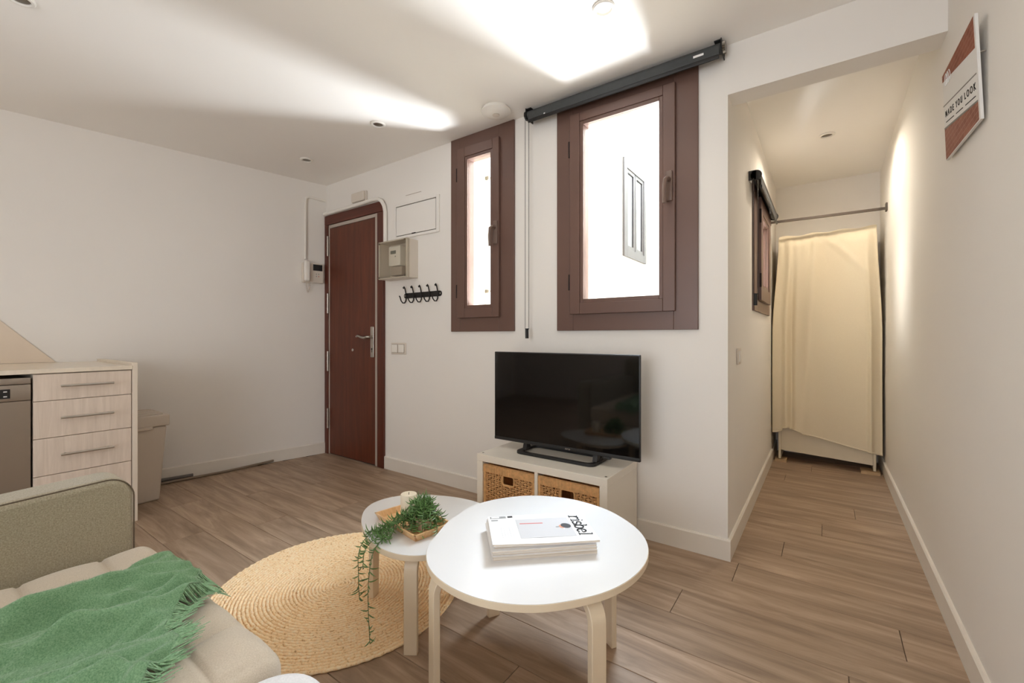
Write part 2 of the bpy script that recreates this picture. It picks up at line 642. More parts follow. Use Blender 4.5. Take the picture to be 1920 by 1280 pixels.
def plank(xa, xb, yc, w=PW):
    L = xb - xa
    key = (round(L, 3), round(w, 3))
    if key not in plank_mesh:
        g = 0.0009
        e = 0.0012
        mb = MB()
        a, b, c, d = -L / 2 + g, L / 2 - g, -w / 2 + g, w / 2 - g
        mb.add([(a, c, -0.011), (b, c, -0.011), (b, d, -0.011), (a, d, -0.011), (a, c, -e), (b, c, -e), (b, d, -e), (a, d, -e),
                (a + e, c + e, 0), (b - e, c + e, 0), (b - e, d - e, 0), (a + e, d - e, 0)],
               [(0, 3, 2, 1), (0, 1, 5, 4), (1, 2, 6, 5), (2, 3, 7, 6), (3, 0, 4, 7),
                (4, 5, 9, 8), (5, 6, 10, 9), (6, 7, 11, 10), (7, 4, 8, 11), (8, 9, 10, 11)])
        me = bpy.data.meshes.new('plank')
        me.from_pydata(mb.v, [], mb.f)
        me.update()
        me.materials.append(M['floor'])
        plank_mesh[key] = me
    o = bpy.data.objects.new('plank', plank_mesh[key])
    COL.objects.link(o)
    o.parent = floor
    o.location = ((xa + xb) / 2, yc, 0.12)
    WL[o.name] = (0, 0, 0)


nrow = int((YW - YB) / PW) + 1
for r in range(-nrow, 14):
    y0 = YW + r * PW
    y1 = min(y0 + PW, YE)
    if y0 >= YE - 0.02:
        continue
    xmin = xl(y1) if r < 0 else XC
    off = (r * 0.437) % 1.0 * PL
    x = XR
    nxt = XR - off if off > 0.12 else XR - off - PL
    while x > xmin + 0.02:
        xa = max(nxt, xmin)
        if xa - xmin < 0.08:
            xa = xmin
        plank(xa, x, (y0 + y1) / 2, y1 - y0)
        x = xa
        nxt = x - PL

# ---------------------------------------------------------------- walls, ceiling
TW = 0.18
WIN1 = (-2.10, -1.63, 1.12, 2.385)     # rough openings: x0, x1, z0, z1
WIN2 = (-1.25, -0.535, 1.12, 2.35)
DOOR = (-3.665, -2.885, 2.115)
w = MB()
yo = YW + TW
w.box(-3.9, DOOR[0], YW, yo, 0, ZC)
w.box(DOOR[0], DOOR[1], YW, yo, DOOR[2], ZC)
w.box(DOOR[1], WIN1[0], YW, yo, 0, ZC)
w.box(WIN1[0], WIN1[1], YW, yo, 0, WIN1[2])
w.box(WIN1[0], WIN1[1], YW, yo, WIN1[3], ZC)
w.box(WIN1[1], WIN2[0], YW, yo, 0, ZC)
w.box(WIN2[0], WIN2[1], YW, yo, 0, WIN2[2])
w.box(WIN2[0], WIN2[1], YW, yo, WIN2[3], ZC)
w.box(WIN2[1], XC, YW, yo, 0, ZC)
struct('wall_far', w, M['wall'], smooth=0, loc=(-2, YW, 0))
struct('wall_header', B(XC, XR, YW, 2.395, 2.187, ZC), M['wall'], smooth=0)
# corridor inner wall with its window opening
WIN3 = (3.14, 4.0, 1.25, 2.01)
w = MB()
xo = XC - 0.15
w.box(xo, XC, yo, WIN3[0], 0, ZC)
w.box(xo, XC, WIN3[1], YE, 0, ZC)
w.box(xo, XC, WIN3[0], WIN3[1], 0, WIN3[2])
w.box(xo, XC, WIN3[0], WIN3[1], WIN3[3], ZC)
struct('wall_corridor', w, M['wall'], smooth=0, loc=(XC, 3.5, 0))
struct('wall_end', B(xo, XR, YE, YE + 0.12, 0, ZC), M['wall'], smooth=0)
struct('wall_right', B(XR, XR + 0.15, YB - 0.12, YE + 0.12, 0, ZC), M['wall'], smooth=0)
w = MB()
w.prism([(xl(YW), YW, 0), (xl(YB), YB, 0), (xl(YB) - 0.15, YB, 0), (xl(YW) - 0.15, YW, 0)], (0, 0, ZC))
struct('wall_left', w, M['wall'], smooth=0)
# wall behind the camera with an opening added for the fill light
w = MB()
w.box(-4.8, -1.85, YB - 0.12, YB, 0, ZC)
w.box(0.15, XR, YB - 0.12, YB, 0, ZC)
w.box(-1.85, 0.15, YB - 0.12, YB, 2.15, ZC)
struct('wall_back', w, M['wall'], smooth=0, loc=(-2, YB, 0))
struct('ceiling', B(-4.85, XR + 0.15, YB - 0.12, yo, ZC, ZC + 0.15), M['ceil'], smooth=0)
struct('ceiling_corridor', B(xo, XR + 0.15, yo, YE + 0.12, ZC, ZC + 0.15), M['ceil'], smooth=0)

# light well outside
XWL = -2.2
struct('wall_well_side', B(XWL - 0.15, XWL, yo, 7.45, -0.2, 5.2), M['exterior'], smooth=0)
struct('wall_well_end', B(XWL, xo, 7.3, 7.45, -0.2, 5.2), M['extbounce'], smooth=0)
struct('wall_well_near', B(XWL, xo, yo - 0.02, yo, ZC + 0.16, 5.2), M['extbounce'], smooth=0)
struct('wall_well_corridor', B(xo, xo + 0.12, yo, 7.3, ZC + 0.16, 5.2), M['extbounce'], smooth=0)
struct('wall_well_rear', B(xo, xo + 0.12, YE + 0.13, 7.3, -0.2, ZC + 0.15), M['extbounce'], smooth=0)
struct('floor_well', B(XWL, xo, yo, 7.3, -0.2, -0.05), M['extbounce'], smooth=0)


# ---------------------------------------------------------------- baseboards
def baseboard(name, p0, p1, nrm, h=0.098, t=0.013):
    a, b, n = Vector(p0 + (0,)), Vector(p1 + (0,)), Vector(nrm + (0,)).normalized() * t
    mb = MB()
    c = 0.006
    up = Vector((0, 0, 1))
    prof = [(0, 0), (1, 0), (1, h - c), (0.55, h), (0, h)]
    vs = []
    for q in (a, b):
        for (k, z) in prof:
            vs.append(q + n * k + up * z)
    m = len(prof)
    fs = [(i, (i + 1) % m, m + (i + 1) % m, m + i) for i in range(m)] + [tuple(range(m)), tuple(range(m, 2 * m))[::-1]]
    mb.add(vs, fs)
    return struct(name, mb, M['base'], smooth=0)


baseboard('baseboard_far', (-2.862, YW), (XC + 0.013, YW), (0, -1))
baseboard('baseboard_left', (xl(YB), YB), (xl(YW) - 0.001, YW - 0.02), (1, -LK))
baseboard('baseboard_corridor', (XC, YW), (XC, YE), (1, 0))
baseboard('baseboard_right', (XR, YB), (XR, YE), (-1, 0))


# ---------------------------------------------------------------- windows
def frame_ring(mb, x0, x1, z0, z1, fx0, fx1, fz0, fz1, y0, y1):
    """rectangular ring in the XZ plane: outer x0..z1, hole fx0..fz1"""
    mb.box(x0, fx0, y0, y1, z0, z1)
    mb.box(fx1, x1, y0, y1, z0, z1)
    mb.box(fx0, fx1, y0, y1, z0, fz0)
    mb.box(fx0, fx1, y0, y1, fz1, z1)
    return mb


def window(name, out, sash, glass, hinge_z, handle_z, swap=None):
    """out, sash, glass: x0,x1,z0,z1.  Built in the far wall's frame; swap maps points elsewhere."""
    loc = ((out[0] + out[1]) / 2, YW, out[2])
    T = (lambda m: m) if swap is None else (lambda m: m.xf(swap))
    if swap is not None:
        loc = tuple(swap @ Vector(loc))
    W = setting(name, loc)
    y = YW
    fr = MB()
    frame_ring(fr, out[0], out[1], out[2], out[3], sash[0] + 0.012, sash[1] - 0.012, sash[2] + 0.012, sash[3] - 0.012, y - 0.014, y + 0.0)
    frame_ring(fr, out[0] + 0.05, out[1] - 0.05, out[2] + 0.05, out[3] - 0.05, sash[0] + 0.014, sash[1] - 0.014, sash[2] + 0.014, sash[3] - 0.014, y + 0.0, y + 0.07)
    mk('frame', T(fr), M['brown'], W, bevel=0.002)
    sa = MB()
    frame_ring(sa, sash[0], sash[1], sash[2], sash[3], glass[0] - 0.02, glass[1] + 0.02, glass[2] - 0.02, glass[3] + 0.02, y - 0.034, y - 0.0145)
    frame_ring(sa, sash[0] + 0.016, sash[1] - 0.016, sash[2] + 0.016, sash[3] - 0.016, glass[0] - 0.001, glass[1] + 0.001, glass[2] - 0.001, glass[3] + 0.001, y - 0.0143, y + 0.045)
    so = mk('sash', T(sa), M['brown'], W, bevel=0.0025)
    bd = MB()
    frame_ring(bd, glass[0] - 0.02, glass[1] + 0.02, glass[2] - 0.02, glass[3] + 0.02, glass[0], glass[1], glass[2], glass[3], y - 0.029, y - 0.0146)
    mk('glazing_bead', T(bd), M['brown'], so, bevel=0.002)
    mk('pane', T(B(glass[0], glass[1], y + 0.008, y + 0.012, glass[2], glass[3])), M['glass'], so, smooth=0)
    for hz in hinge_z:
        h = MB().tube([(sash[0] - 0.004, y - 0.03, hz - 0.045), (sash[0] - 0.004, y - 0.03, hz + 0.045)], 0.006, 10)
        mk('hinge', T(h), M['gap'], W)
    if handle_z is None:
        return W
    # handle: plate on the sash stile and a lever hanging down, bent out into the room
    hx = (glass[1] + 0.02 + sash[1]) / 2 + 0.004
    ha = MB().rbox(hx - 0.016, hx + 0.016, y - 0.046, y - 0.034, handle_z - 0.075, handle_z + 0.075, 0.0055, 0.05, 3)
    ho = mk('handle', T(ha), M['brown2'], so)
    lv = MB()
    lv.tube([(hx, y - 0.044, handle_z + 0.03), (hx, y - 0.075, handle_z + 0.03), (hx - 0.006, y - 0.086, handle_z + 0.02),
             (hx - 0.010, y - 0.088, handle_z - 0.03), (hx - 0.010, y - 0.086, handle_z - 0.095)], [0.011, 0.011, 0.011, 0.010, 0.009], 10)
    mk('lever', T(lv), M['brown2'], ho)
    return W


window('window_1', (-2.135, -1.594, 1.085, 2.419), (-2.06, -1.70, 1.178, 2.335), (-1.972, -1.772, 1.262, 2.25), (1.36, 2.16), 1.72)
window('window_2', (-1.285, -0.501, 1.085, 2.385), (-1.19, -0.605, 1.178, 2.315), (-1.108, -0.685, 1.262, 2.245), (1.36, 2.12), 1.80)
# corridor window: rotate the far-wall frame so that it faces +x
swap3 = Matrix(((0, -1, 0, XC + YW), (1, 0, 0, 0), (0, 0, 1, 0), (0, 0, 0, 1)))
window('window_3', (3.11, 4.03, 1.215, 2.045), (3.28, 3.88, 1.29, 1.965), (3.40, 3.76, 1.40, 1.85), (1.42, 1.84), None, swap3)

# far window on the light-well wall
W = setting('window_4', (XWL, 6.05, 2.14))
f = MB()
f.box(XWL, XWL + 0.03, 5.62, 5.72, 2.13, 3.45)
f.box(XWL, XWL + 0.03, 6.40, 6.50, 2.13, 3.45)
f.box(XWL, XWL + 0.03, 5.72, 6.40, 2.13, 2.24)
f.box(XWL, XWL + 0.03, 5.72, 6.40, 3.33, 3.45)
mk('frame', f, M['extframe'], W, bevel=0.003)
s = MB()
for y0, y1 in ((5.72, 6.04), (6.06, 6.40)):
    s.box(XWL + 0.001, XWL + 0.02, y0, y0 + 0.05, 2.24, 3.33)
    s.box(XWL + 0.001, XWL + 0.02, y1 - 0.05, y1, 2.24, 3.33)
    s.box(XWL + 0.001, XWL + 0.02, y0 + 0.05, y1 - 0.05, 2.24, 2.29)
    s.box(XWL + 0.001, XWL + 0.02, y0 + 0.05, y1 - 0.05, 3.28, 3.33)
    mk('pane', B(XWL + 0.001, XWL + 0.006, y0 + 0.05, y1 - 0.05, 2.29, 3.28), M['extglass'], W, smooth=0)
mk('sash', s, M['extframe'], W, bevel=0.003)

# pipe with clamps on the light-well wall, seen through the narrow pane
P = thing('drain_pipe', 'thin white pipe clamped to the cream light-well wall outside the narrow window', 'pipe', (XWL + 0.02, 2.735, -0.05))
mk('pipe', MB().tube([(XWL + 0.02, 2.735, -0.05), (XWL + 0.02, 2.737, 1.5), (XWL + 0.022, 2.735, 2.3), (XWL + 0.02, 2.735, 5.0)], 0.011, 10), M['white'], P)
for z in (0.5, 1.41, 2.31, 3.2):
    mk('clamp', MB().box(XWL, XWL + 0.036, 2.715, 2.755, z - 0.012, z + 0.012), M['lampdark'], P, bevel=0.003)

# unseen door frame added around the fill light's opening
W = setting('fill_light_opening', (-0.85, YB, 0))
f = MB()
for x in (-1.85, -0.89, 0.09):
    f.box(x, x + 0.06, YB - 0.08, YB - 0.03, 0, 2.15)
f.box(-1.79, 0.09, YB - 0.08, YB - 0.03, 2.08, 2.15)
f.box(-1.79, 0.09, YB - 0.08, YB - 0.03, 0, 0.07)
mk('frame', f, M['brown'], W)
for x in (-1.79, -0.83):
    mk('pane', B(x, x + 0.9 if x < -1 else 0.09, YB - 0.057, YB - 0.053, 0.07, 2.08), M['glass'], W, smooth=0)

# ---------------------------------------------------------------- entrance door
D = setting('door_1', (-3.27, YW, 0))
fz = 2.135
f = MB()
f.box(-3.686, -3.634, YW - 0.022, YW - 0.0005, 0, 2.052)
mk('jamb', f, M['doorframe'], D, bevel=0.003)
mk('jamb', B(-2.940, -2.862, YW - 0.022, YW - 0.0005, 0, 2.052), M['doorframe'], D, bevel=0.003)
h = MB()
h.prism([(-3.686, YW - 0.022, 2.053), (-2.862, YW - 0.022, 2.053), (-2.862, YW - 0.022, 2.09), (-2.872, YW - 0.022, 2.118), (-2.90, YW - 0.022, fz), (-3.686, YW - 0.022, fz)],
        (0, 0.0215, 0))
mk('head', h, M['doorframeh'], D, bevel=0.002)
mk('leaf', B(-3.618, -2.972, YW - 0.012, YW + 0.03, 0.008, 2.018), M['door'], D, bevel=0.002)
mk('seal', B(-2.971, -2.941, YW - 0.017, YW - 0.002, 0.002, 2.05), M['strip'], D, bevel=0.003)
mk('seal', B(-3.618, -2.972, YW - 0.015, YW - 0.002, 2.021, 2.05), M['strip'], D, bevel=0.003)
mk('seal', B(-3.633, -3.619, YW - 0.015, YW - 0.002, 0.002, 2.05), M['strip'], D, bevel=0.002)
mk('backing', B(-3.66, -2.89, YW + 0.035, YW + 0.05, 0, 2.1), M['gap'], D, smooth=0)
for z in (1.86, 1.348, 0.832, 0.321):
    hb = MB()
    hb.tube([(-3.629, YW - 0.026, z - 0.088), (-3.629, YW - 0.026, z + 0.088)], 0.0085, 12)
    hb.box(-3.645, -3.629, YW - 0.026, YW - 0.0225, z - 0.075, z + 0.075)
    ho = mk('hinge', hb, M['steel'], D)
    for dz in (-0.045, 0.0, 0.045):
        mk('knuckle', MB().tube([(-3.629, YW - 0.026, z + dz - 0.004), (-3.629, YW - 0.026, z + dz + 0.004)], 0.0098, 12), M['steel'], ho)
pl = MB().rbox(-3.028, -2.984, YW - 0.022, YW - 0.012, 0.882, 1.132, 0.0045, 0.06, 3)
ho = mk('handle_plate', pl, M['steel'], D)
lv = MB().tube([(-3.006, YW - 0.02, 1.048), (-3.006, YW - 0.055, 1.048), (-3.015, YW - 0.064, 1.048), (-3.05, YW - 0.066, 1.040),
                (-3.09, YW - 0.066, 1.046), (-3.13, YW - 0.066, 1.058), (-3.155, YW - 0.064, 1.050)], [0.011, 0.010, 0.010, 0.010, 0.0095, 0.009, 0.007], 12)
mk('lever', lv, M['steel'], ho)
kh = MB().lathe([(0.0075, YW - 0.0235), (0.0075, YW - 0.0225)], (-3.006, 0, 0.95), 16, 'y')
kh.box(-3.009, -3.003, YW - 0.0235, YW - 0.0225, 0.922, 0.95)
mk('keyhole', kh, M['gap'], ho)
mk('peephole', MB().lathe([(0.012, YW - 0.0125), (0.012, YW - 0.016), (0.008, YW - 0.019), (0.004, YW - 0.0175)], (-3.277, 0, 0.937), 18, 'y'), M['steel'], D)

# ---------------------------------------------------------------- electrics on the walls
# conduit from the intercom up the side wall into the corner
nL = Vector((1, -LK, 0)).normalized()
tL = Vector((LK, 1, 0)).normalized()


def onL(y, z, off=0.0):
    return Vector((xl(y), y, z)) + nL * off


c = MB()
pts = [onL(2.085, 1.73, 0.012), onL(2.085, 2.18, 0.012), onL(2.085, 2.24, 0.012), onL(2.092, 2.268, 0.012), onL(2.115, 2.28, 0.012), onL(2.15, 2.281, 0.012), onL(2.255, 2.275, 0.012)]
c.tube(pts, 0.0105, 10)
tag(mk('cable_conduit', c, M['white'], loc=onL(2.085, 1.73)), 'white conduit rising from the intercom into the wall corner', 'conduit')
c = MB()
pts = [(-3.675, YW - 0.034, 2.150), (-3.3, YW - 0.034, 2.152), (-2.96, YW - 0.034, 2.156), (-2.91, YW - 0.034, 2.150), (-2.872, YW - 0.030, 2.128),
       (-2.850, YW - 0.024, 2.09), (-2.843, YW - 0.018, 2.04), (-2.842, YW - 0.018, 1.775)]
c.tube(pts, 0.015, 10)
tag(mk('cable_conduit', c, M['white'], loc=(-3.2, YW - 0.01, 1.775)), 'white conduit bending over the door head down to the meter box', 'conduit')

I = thing('intercom', 'white wall intercom with handset, small black screen and curly cord beside the door', 'intercom', onL(2.14, 1.52))


def lbox(y0, y1, z0, z1, d0, d1, r=0.006):
    mb = MB().rbox(y0, y1, d0, d1, z0, z1, min(r, (d1 - d0) * 0.45), 0.05, 3)
    # local (y, d, z) -> side wall
    mb.v = [tuple(onL(p[0], p[2], p[1])) for p in mb.v]
    mb.f = [f[::-1] for f in mb.f]
    return mb


mk('body', lbox(2.055, 2.235, 1.525, 1.70, 0.0, 0.03, 0.008), M['white2'], I)
ho = mk('handset', lbox(2.062, 2.112, 1.535, 1.715, 0.03, 0.068, 0.016), M['white'], I)
mk('screen', lbox(2.143, 2.222, 1.635, 1.69, 0.030, 0.0325, 0.001), M['black'], I)
for yy, zz in ((2.17, 1.605), (2.19, 1.605), (2.17, 1.585), (2.19, 1.585)):
    mk('button', lbox(yy - 0.004, yy + 0.004, zz - 0.004, zz + 0.004, 0.030, 0.034, 0.0015), M['print_mid'] if zz > 1.6 or yy < 2.18 else M['print_red'], I)
cd = MB()
pts = []
for i in range(41):
    t = i / 40
    yy = 2.085 + 0.03 * t
    zz = 1.53 - 0.09 * math.sin(math.pi * t) ** 0.7
    pts.append(onL(yy, zz, 0.03 + 0.004 * math.sin(i * 2.6)))
cd.tube(pts, 0.0035, 6)
mk('cord', cd, M['white2'], ho)

J = thing('junction_box', 'small white junction box mounted above the wooden door', 'box', (-3.18, YW, 2.17))
mk('base', MB().rbox(-3.268, -3.090, YW - 0.02, YW, 2.172, 2.262, 0.006, 0.06, 3), M['white2'], J)
mk('cover', MB().rbox(-3.262, -3.096, YW - 0.042, YW - 0.018, 2.178, 2.256, 0.01, 0.06, 3), M['white2'], J)
mk('grommet', MB().lathe([(0.012, 2.162), (0.014, 2.172)], (-3.18, YW - 0.025, 0), 14), M['white2'], J)

F = thing('fuse_panel', 'flush white fuse panel door with thin raised frame above the meter box', 'panel', (-2.5, YW, 1.80))
f = MB()
frame_ring(f, -2.745, -2.255, 1.805, 2.075, -2.725, -2.285, 1.826, 2.058, YW - 0.012, YW)
mk('frame', f, M['wall'], F, bevel=0.003)
pd = mk('door', B(-2.720, -2.2915, YW - 0.010, YW - 0.001, 1.8315, 2.0525), M['wall'], F, bevel=0.002)
mk('latch', B(-2.54, -2.50, YW - 0.0125, YW - 0.009, 1.828, 1.834), M['gap'], pd)
mk('painted_gap_shade', B(-2.724, -2.286, YW - 0.003, YW - 0.0005, 1.8265, 2.0575), M['gap'], F, smooth=0)  # dark sheet standing in for the shade around the panel door
tag(mk('wall_seam', B(-2.62, -2.45, YW - 0.0015, YW, 2.13, 2.134), M['strip'], None), 'short hairline strip on the white wall above the fuse panel', 'strip')

# electricity meter in its clear-fronted box
mx0, mx1, my, mz0, mz1 = -2.80, -2.483, 2.152, 1.488, 1.772
E_ = thing('meter_box', 'grey electricity meter box with clear front cover beside the door frame', 'meter box', (-2.64, YW, mz0))
b = MB()
b.box(mx0, mx1, YW - 0.008, YW, mz0, mz1)
b.box(mx0, mx0 + 0.006, my + 0.02, YW - 0.008, mz0, mz1)
b.box(mx1 - 0.006, mx1, my + 0.02, YW - 0.008, mz0, mz1)
b.box(mx0 + 0.006, mx1 - 0.006, my + 0.02, YW - 0.008, mz0, mz0 + 0.006)
b.box(mx0 + 0.006, mx1 - 0.006, my + 0.02, YW - 0.008, mz1 - 0.006, mz1)
mk('housing', b, M['white2'], E_, bevel=0.002)
cv = MB()
cv.box(mx0 - 0.004, mx1 + 0.004, my, my + 0.003, mz0 - 0.002, mz1 + 0.002)
cv.box(mx0 - 0.004, mx0 - 0.001, my + 0.003, my + 0.03, mz0 - 0.002, mz1 + 0.002)
cv.box(mx1 + 0.001, mx1 + 0.004, my + 0.003, my + 0.03, mz0 - 0.002, mz1 + 0.002)
cvo = mk('cover', cv, M['cover'], E_, smooth=0)
rim = MB()
frame_ring(rim, mx0 - 0.002, mx1 + 0.002, mz0 - 0.001, mz1 + 0.001, mx0 + 0.008, mx1 - 0.008, mz0 + 0.008, mz1 - 0.008, my + 0.004, my + 0.019)
mk('rim', rim, M['white2'], E_, bevel=0.002)
for x in (mx0 + 0.012, mx1 - 0.012):
    for z in (mz0 + 0.012, mz1 - 0.012):
        mk('screw', MB().lathe([(0.007, my - 0.005), (0.007, my - 0.0005)], (x, 0, z), 12, 'y'), M['lampdark'], cvo)
mt = mk('meter', MB().rbox(-2.715, -2.585, my + 0.03, YW - 0.01, 1.585, 1.735, 0.008, 0.06, 3), M['white'], E_)
mk('display', B(-2.69, -2.63, my + 0.0285, my + 0.031, 1.675, 1.70), M['lcd'], mt)
mk('button', MB().lathe([(0.005, my + 0.027), (0.005, my + 0.031)], (-2.635, 0, 1.655), 12, 'y'), M['print_mid'], mt)
mk('terminal_cover', MB().rbox(-2.715, -2.585, my + 0.045, YW - 0.01, 1.515, 1.583, 0.006, 0.06, 3), M['strip'], mt)

# coat hooks
K = thing('coat_rack', 'black iron coat rack with five curled hooks on the wall', 'coat rack', (-2.435, YW, 1.33))
pb = MB()
xa, xb, zc = -2.635, -2.235, 1.362
out = []
for i in range(13):
    t = math.pi / 2 + math.pi * i / 12
    out.append((xa + 0.02 + 0.02 * math.cos(t), YW - 0.005, zc + 0.02 * math.sin(t)))
for i in range(13):
    t = -math.pi / 2 + math.pi * i / 12
    out.append((xb - 0.02 + 0.02 * math.cos(t), YW - 0.005, zc + 0.02 * math.sin(t)))
pb.prism(out, (0, 0.005, 0))
mk('bar', pb, M['iron'], K)
for x in (xa + 0.012, xb - 0.012):
    mk('screw', MB().lathe([(0.005, YW - 0.007), (0.005, YW - 0.0045)], (x, 0, zc), 12, 'y'), M['steel'], K)
for i in range(5):
    x = -2.607 + i * 0.0845
    hk = MB()
    y = YW
    pts = [(x, y - 0.032, zc + 0.052), (x, y - 0.038, zc + 0.062), (x, y - 0.030, zc + 0.068), (x, y - 0.022, zc + 0.058), (x, y - 0.014, zc + 0.03), (x, y - 0.009, zc),
           (x, y - 0.010, zc - 0.035), (x, y - 0.022, zc - 0.055), (x, y - 0.042, zc - 0.056), (x, y - 0.058, zc - 0.04), (x, y - 0.068, zc - 0.012), (x, y - 0.075, zc - 0.006)]
    hk.tube(pts, 0.0045, 8)
    mk('hook', hk, M['iron'], K)

# double light switch, corridor switch
Sx = thing('light_switch', 'white double rocker light switch beside the door frame', 'switch', (-2.70, YW, 0.915))
mk('plate', MB().rbox(-2.782, -2.612, YW - 0.01, YW, 0.913, 1.003, 0.004, 0.06, 2), M['white2'], Sx)
for x in (-2.736, -2.660):
    mk('rocker_gap_shade', B(x - 0.0345, x + 0.0345, YW - 0.0106, YW - 0.0095, 0.9245, 0.9915), M['cable2'], Sx, smooth=0)  # dark plate painting the shade in the gap round each rocker
    mk('rocker', MB().rbox(x - 0.032, x + 0.032, YW - 0.016, YW - 0.009, 0.927, 0.989, 0.003, 0.06, 2), M['white'], Sx)
Sx = thing('light_switch', 'white single light switch on the corridor wall near its corner', 'switch', (XC, 2.555, 0.90))
mk('plate', MB().rbox(XC, XC + 0.010, 2.515, 2.598, 0.905, 0.99, 0.004, 0.06, 2), M['white2'], Sx)
mk('rocker', MB().rbox(XC + 0.009, XC + 0.015, 2.53, 2.583, 0.919, 0.976, 0.0025, 0.06, 2), M['white'], Sx)

# ---------------------------------------------------------------- ceiling fittings
Dt = thing('smoke_detector', 'round white detector disc on the ceiling above the narrow window', 'detector', (-1.612, 2.095, 2.385))
mk('base', MB().lathe([(0.080, ZC), (0.084, ZC - 0.006), (0.084, ZC - 0.012)], (-1.612, 2.095, 0), 40), M['white'], Dt)
mk('dome', MB().lathe([(0.088, ZC - 0.012), (0.088, ZC - 0.020), (0.075, ZC - 0.030), (0.045, ZC - 0.036), (0.020, ZC - 0.037), (0.003, ZC - 0.037)], (-1.612, 2.095, 0), 40), M['white'], Dt)
mk('button', MB().lathe([(0.022, ZC - 0.036), (0.022, ZC - 0.039), (0.003, ZC - 0.039)], (-1.612, 2.095, 0), 24), M['white2'], Dt)
LP = [(-0.75, 1.71, 'white recessed ceiling downlight in front of the large window'),
      (-2.343, 1.80, 'dark recessed ceiling downlight in front of the narrow window'),
      (-3.265, 1.842, 'recessed ceiling downlight nearest the wooden door corner'),
      (-2.655, 0.29, 'recessed ceiling downlight at the top edge over the kitchen side'),
      (0.01, 3.665, 'recessed downlight in the corridor ceiling')]
for i, (x, y, lab) in enumerate(LP):
    L = thing('downlight', lab, 'downlight', (x, y, ZC - 0.012), 'recessed ceiling downlights')
    r0 = 0.046
    mk('ring', MB().lathe([(r0, ZC - 0.0005), (r0, ZC - 0.005), (r0 - 0.004, ZC - 0.009), (0.034, ZC - 0.010), (0.031, ZC - 0.004), (0.031, ZC - 0.0005)], (x, y, 0), 32), M['white'], L)
    mk('lamp', MB().lathe([(0.031, ZC - 0.001), (0.030, ZC - 0.003), (0.018, ZC - 0.0055), (0.003, ZC - 0.006)], (x, y, 0), 24), M['lens'] if i == 0 else M['lampdark'], L)
    if i in (0, 4):      # these two lamps are on
        sd = bpy.data.lights.new('lamp_beam', 'SPOT')
        sd.energy = 25 if i == 4 else 8
        sd.color = (1.0, 0.88, 0.72)
        sd.spot_size = math.radians(165 if i == 4 else 125)
        sd.spot_blend = 0.6 if i == 4 else 0.9
        sd.shadow_soft_size = 0.03
        sl = bpy.data.objects.new('lamp_beam', sd)
        COL.objects.link(sl)
        sl.location = (x, y, ZC - 0.02)

# ---------------------------------------------------------------- roller blind over the large window
R = thing('roller_blind', 'rolled-up charcoal roller blind above the large window with bead chain', 'blind', (-0.91, 2.22, 2.33))
bx0, bx1, by, bz = -1.455, -0.392, 2.215, 2.383
mk('roll', MB().tube([(bx0, by, bz), (bx1, by, bz)], 0.024, 20), M['charcoal'], R)
fb = MB().box(bx0 + 0.012, bx1 - 0.004, by - 0.026, by - 0.0235, 2.338, bz + 0.004)
fo = mk('fabric', fb, M['charcoal'], R, bevel=0.0008)
mk('bottom_bar', MB().rbox(bx0 + 0.010, bx1 - 0.002, by - 0.029, by - 0.019, 2.326, 2.346, 0.0042, 0.3, 2), M['darkmetal'], R)
mk('sticker', B(-0.508, -0.462, by - 0.0275, by - 0.026, 2.365, 2.375), M['paper'], fo, smooth=0)
mk('sticker', B(-1.335, -1.325, by - 0.0275, by - 0.026, 2.347, 2.353), M['paper'], fo, smooth=0)
for x, s in ((bx0 - 0.003, -1), (bx1 + 0.003, 1)):
    br = MB()
    br.box(min(x, x + s * 0.004), max(x, x + s * 0.004), by - 0.028, YW - 0.0005, bz - 0.03, bz + 0.034)
    br.box(min(x, x - s * 0.03), max(x, x - s * 0.03), by - 0.02, YW - 0.0005, bz + 0.030, bz + 0.034)
    bo = mk('bracket', br, M['darkmetal'], R, bevel=0.001)
    gear = MB()
    n = 24
    outl = []
    for k in range(n * 2):
        rr = 0.027 if k % 2 else 0.023
        th = math.pi * k / n
        outl.append((x + s * 0.005, by + rr * math.cos(th), bz + rr * math.sin(th)))
    gear.prism(outl, (s * 0.012, 0, 0))
    mk('gear', gear, M['lampdark'] if s > 0 else M['darkmetal'], bo)
chain_v = MB()
cx = bx0 - 0.012
for yy in (by - 0.022, by + 0.018):
    z = bz
    while z > 1.095:
        chain_v.lathe([(0.0012, z - 0.0032), (0.0026, z), (0.0012, z + 0.0032)], (cx, yy, 0), 6)
        z -= 0.0075
co = mk('bead_chain', chain_v, M['chain'], R, kind='stuff')
cw = MB().tube([(cx, by - 0.004, 1.10), (cx, by - 0.002, 1.04)], 0.0095, 12, flat=1.4)
mk('chain_weight', cw, M['black'], R)
lp = MB().tube([(cx, by - 0.022, 1.098), (cx, by - 0.012, 1.085), (cx, by + 0.008, 1.085), (cx, by + 0.018, 1.098)], 0.0018, 6)
mk('chain_loop', lp, M['chain'], R)

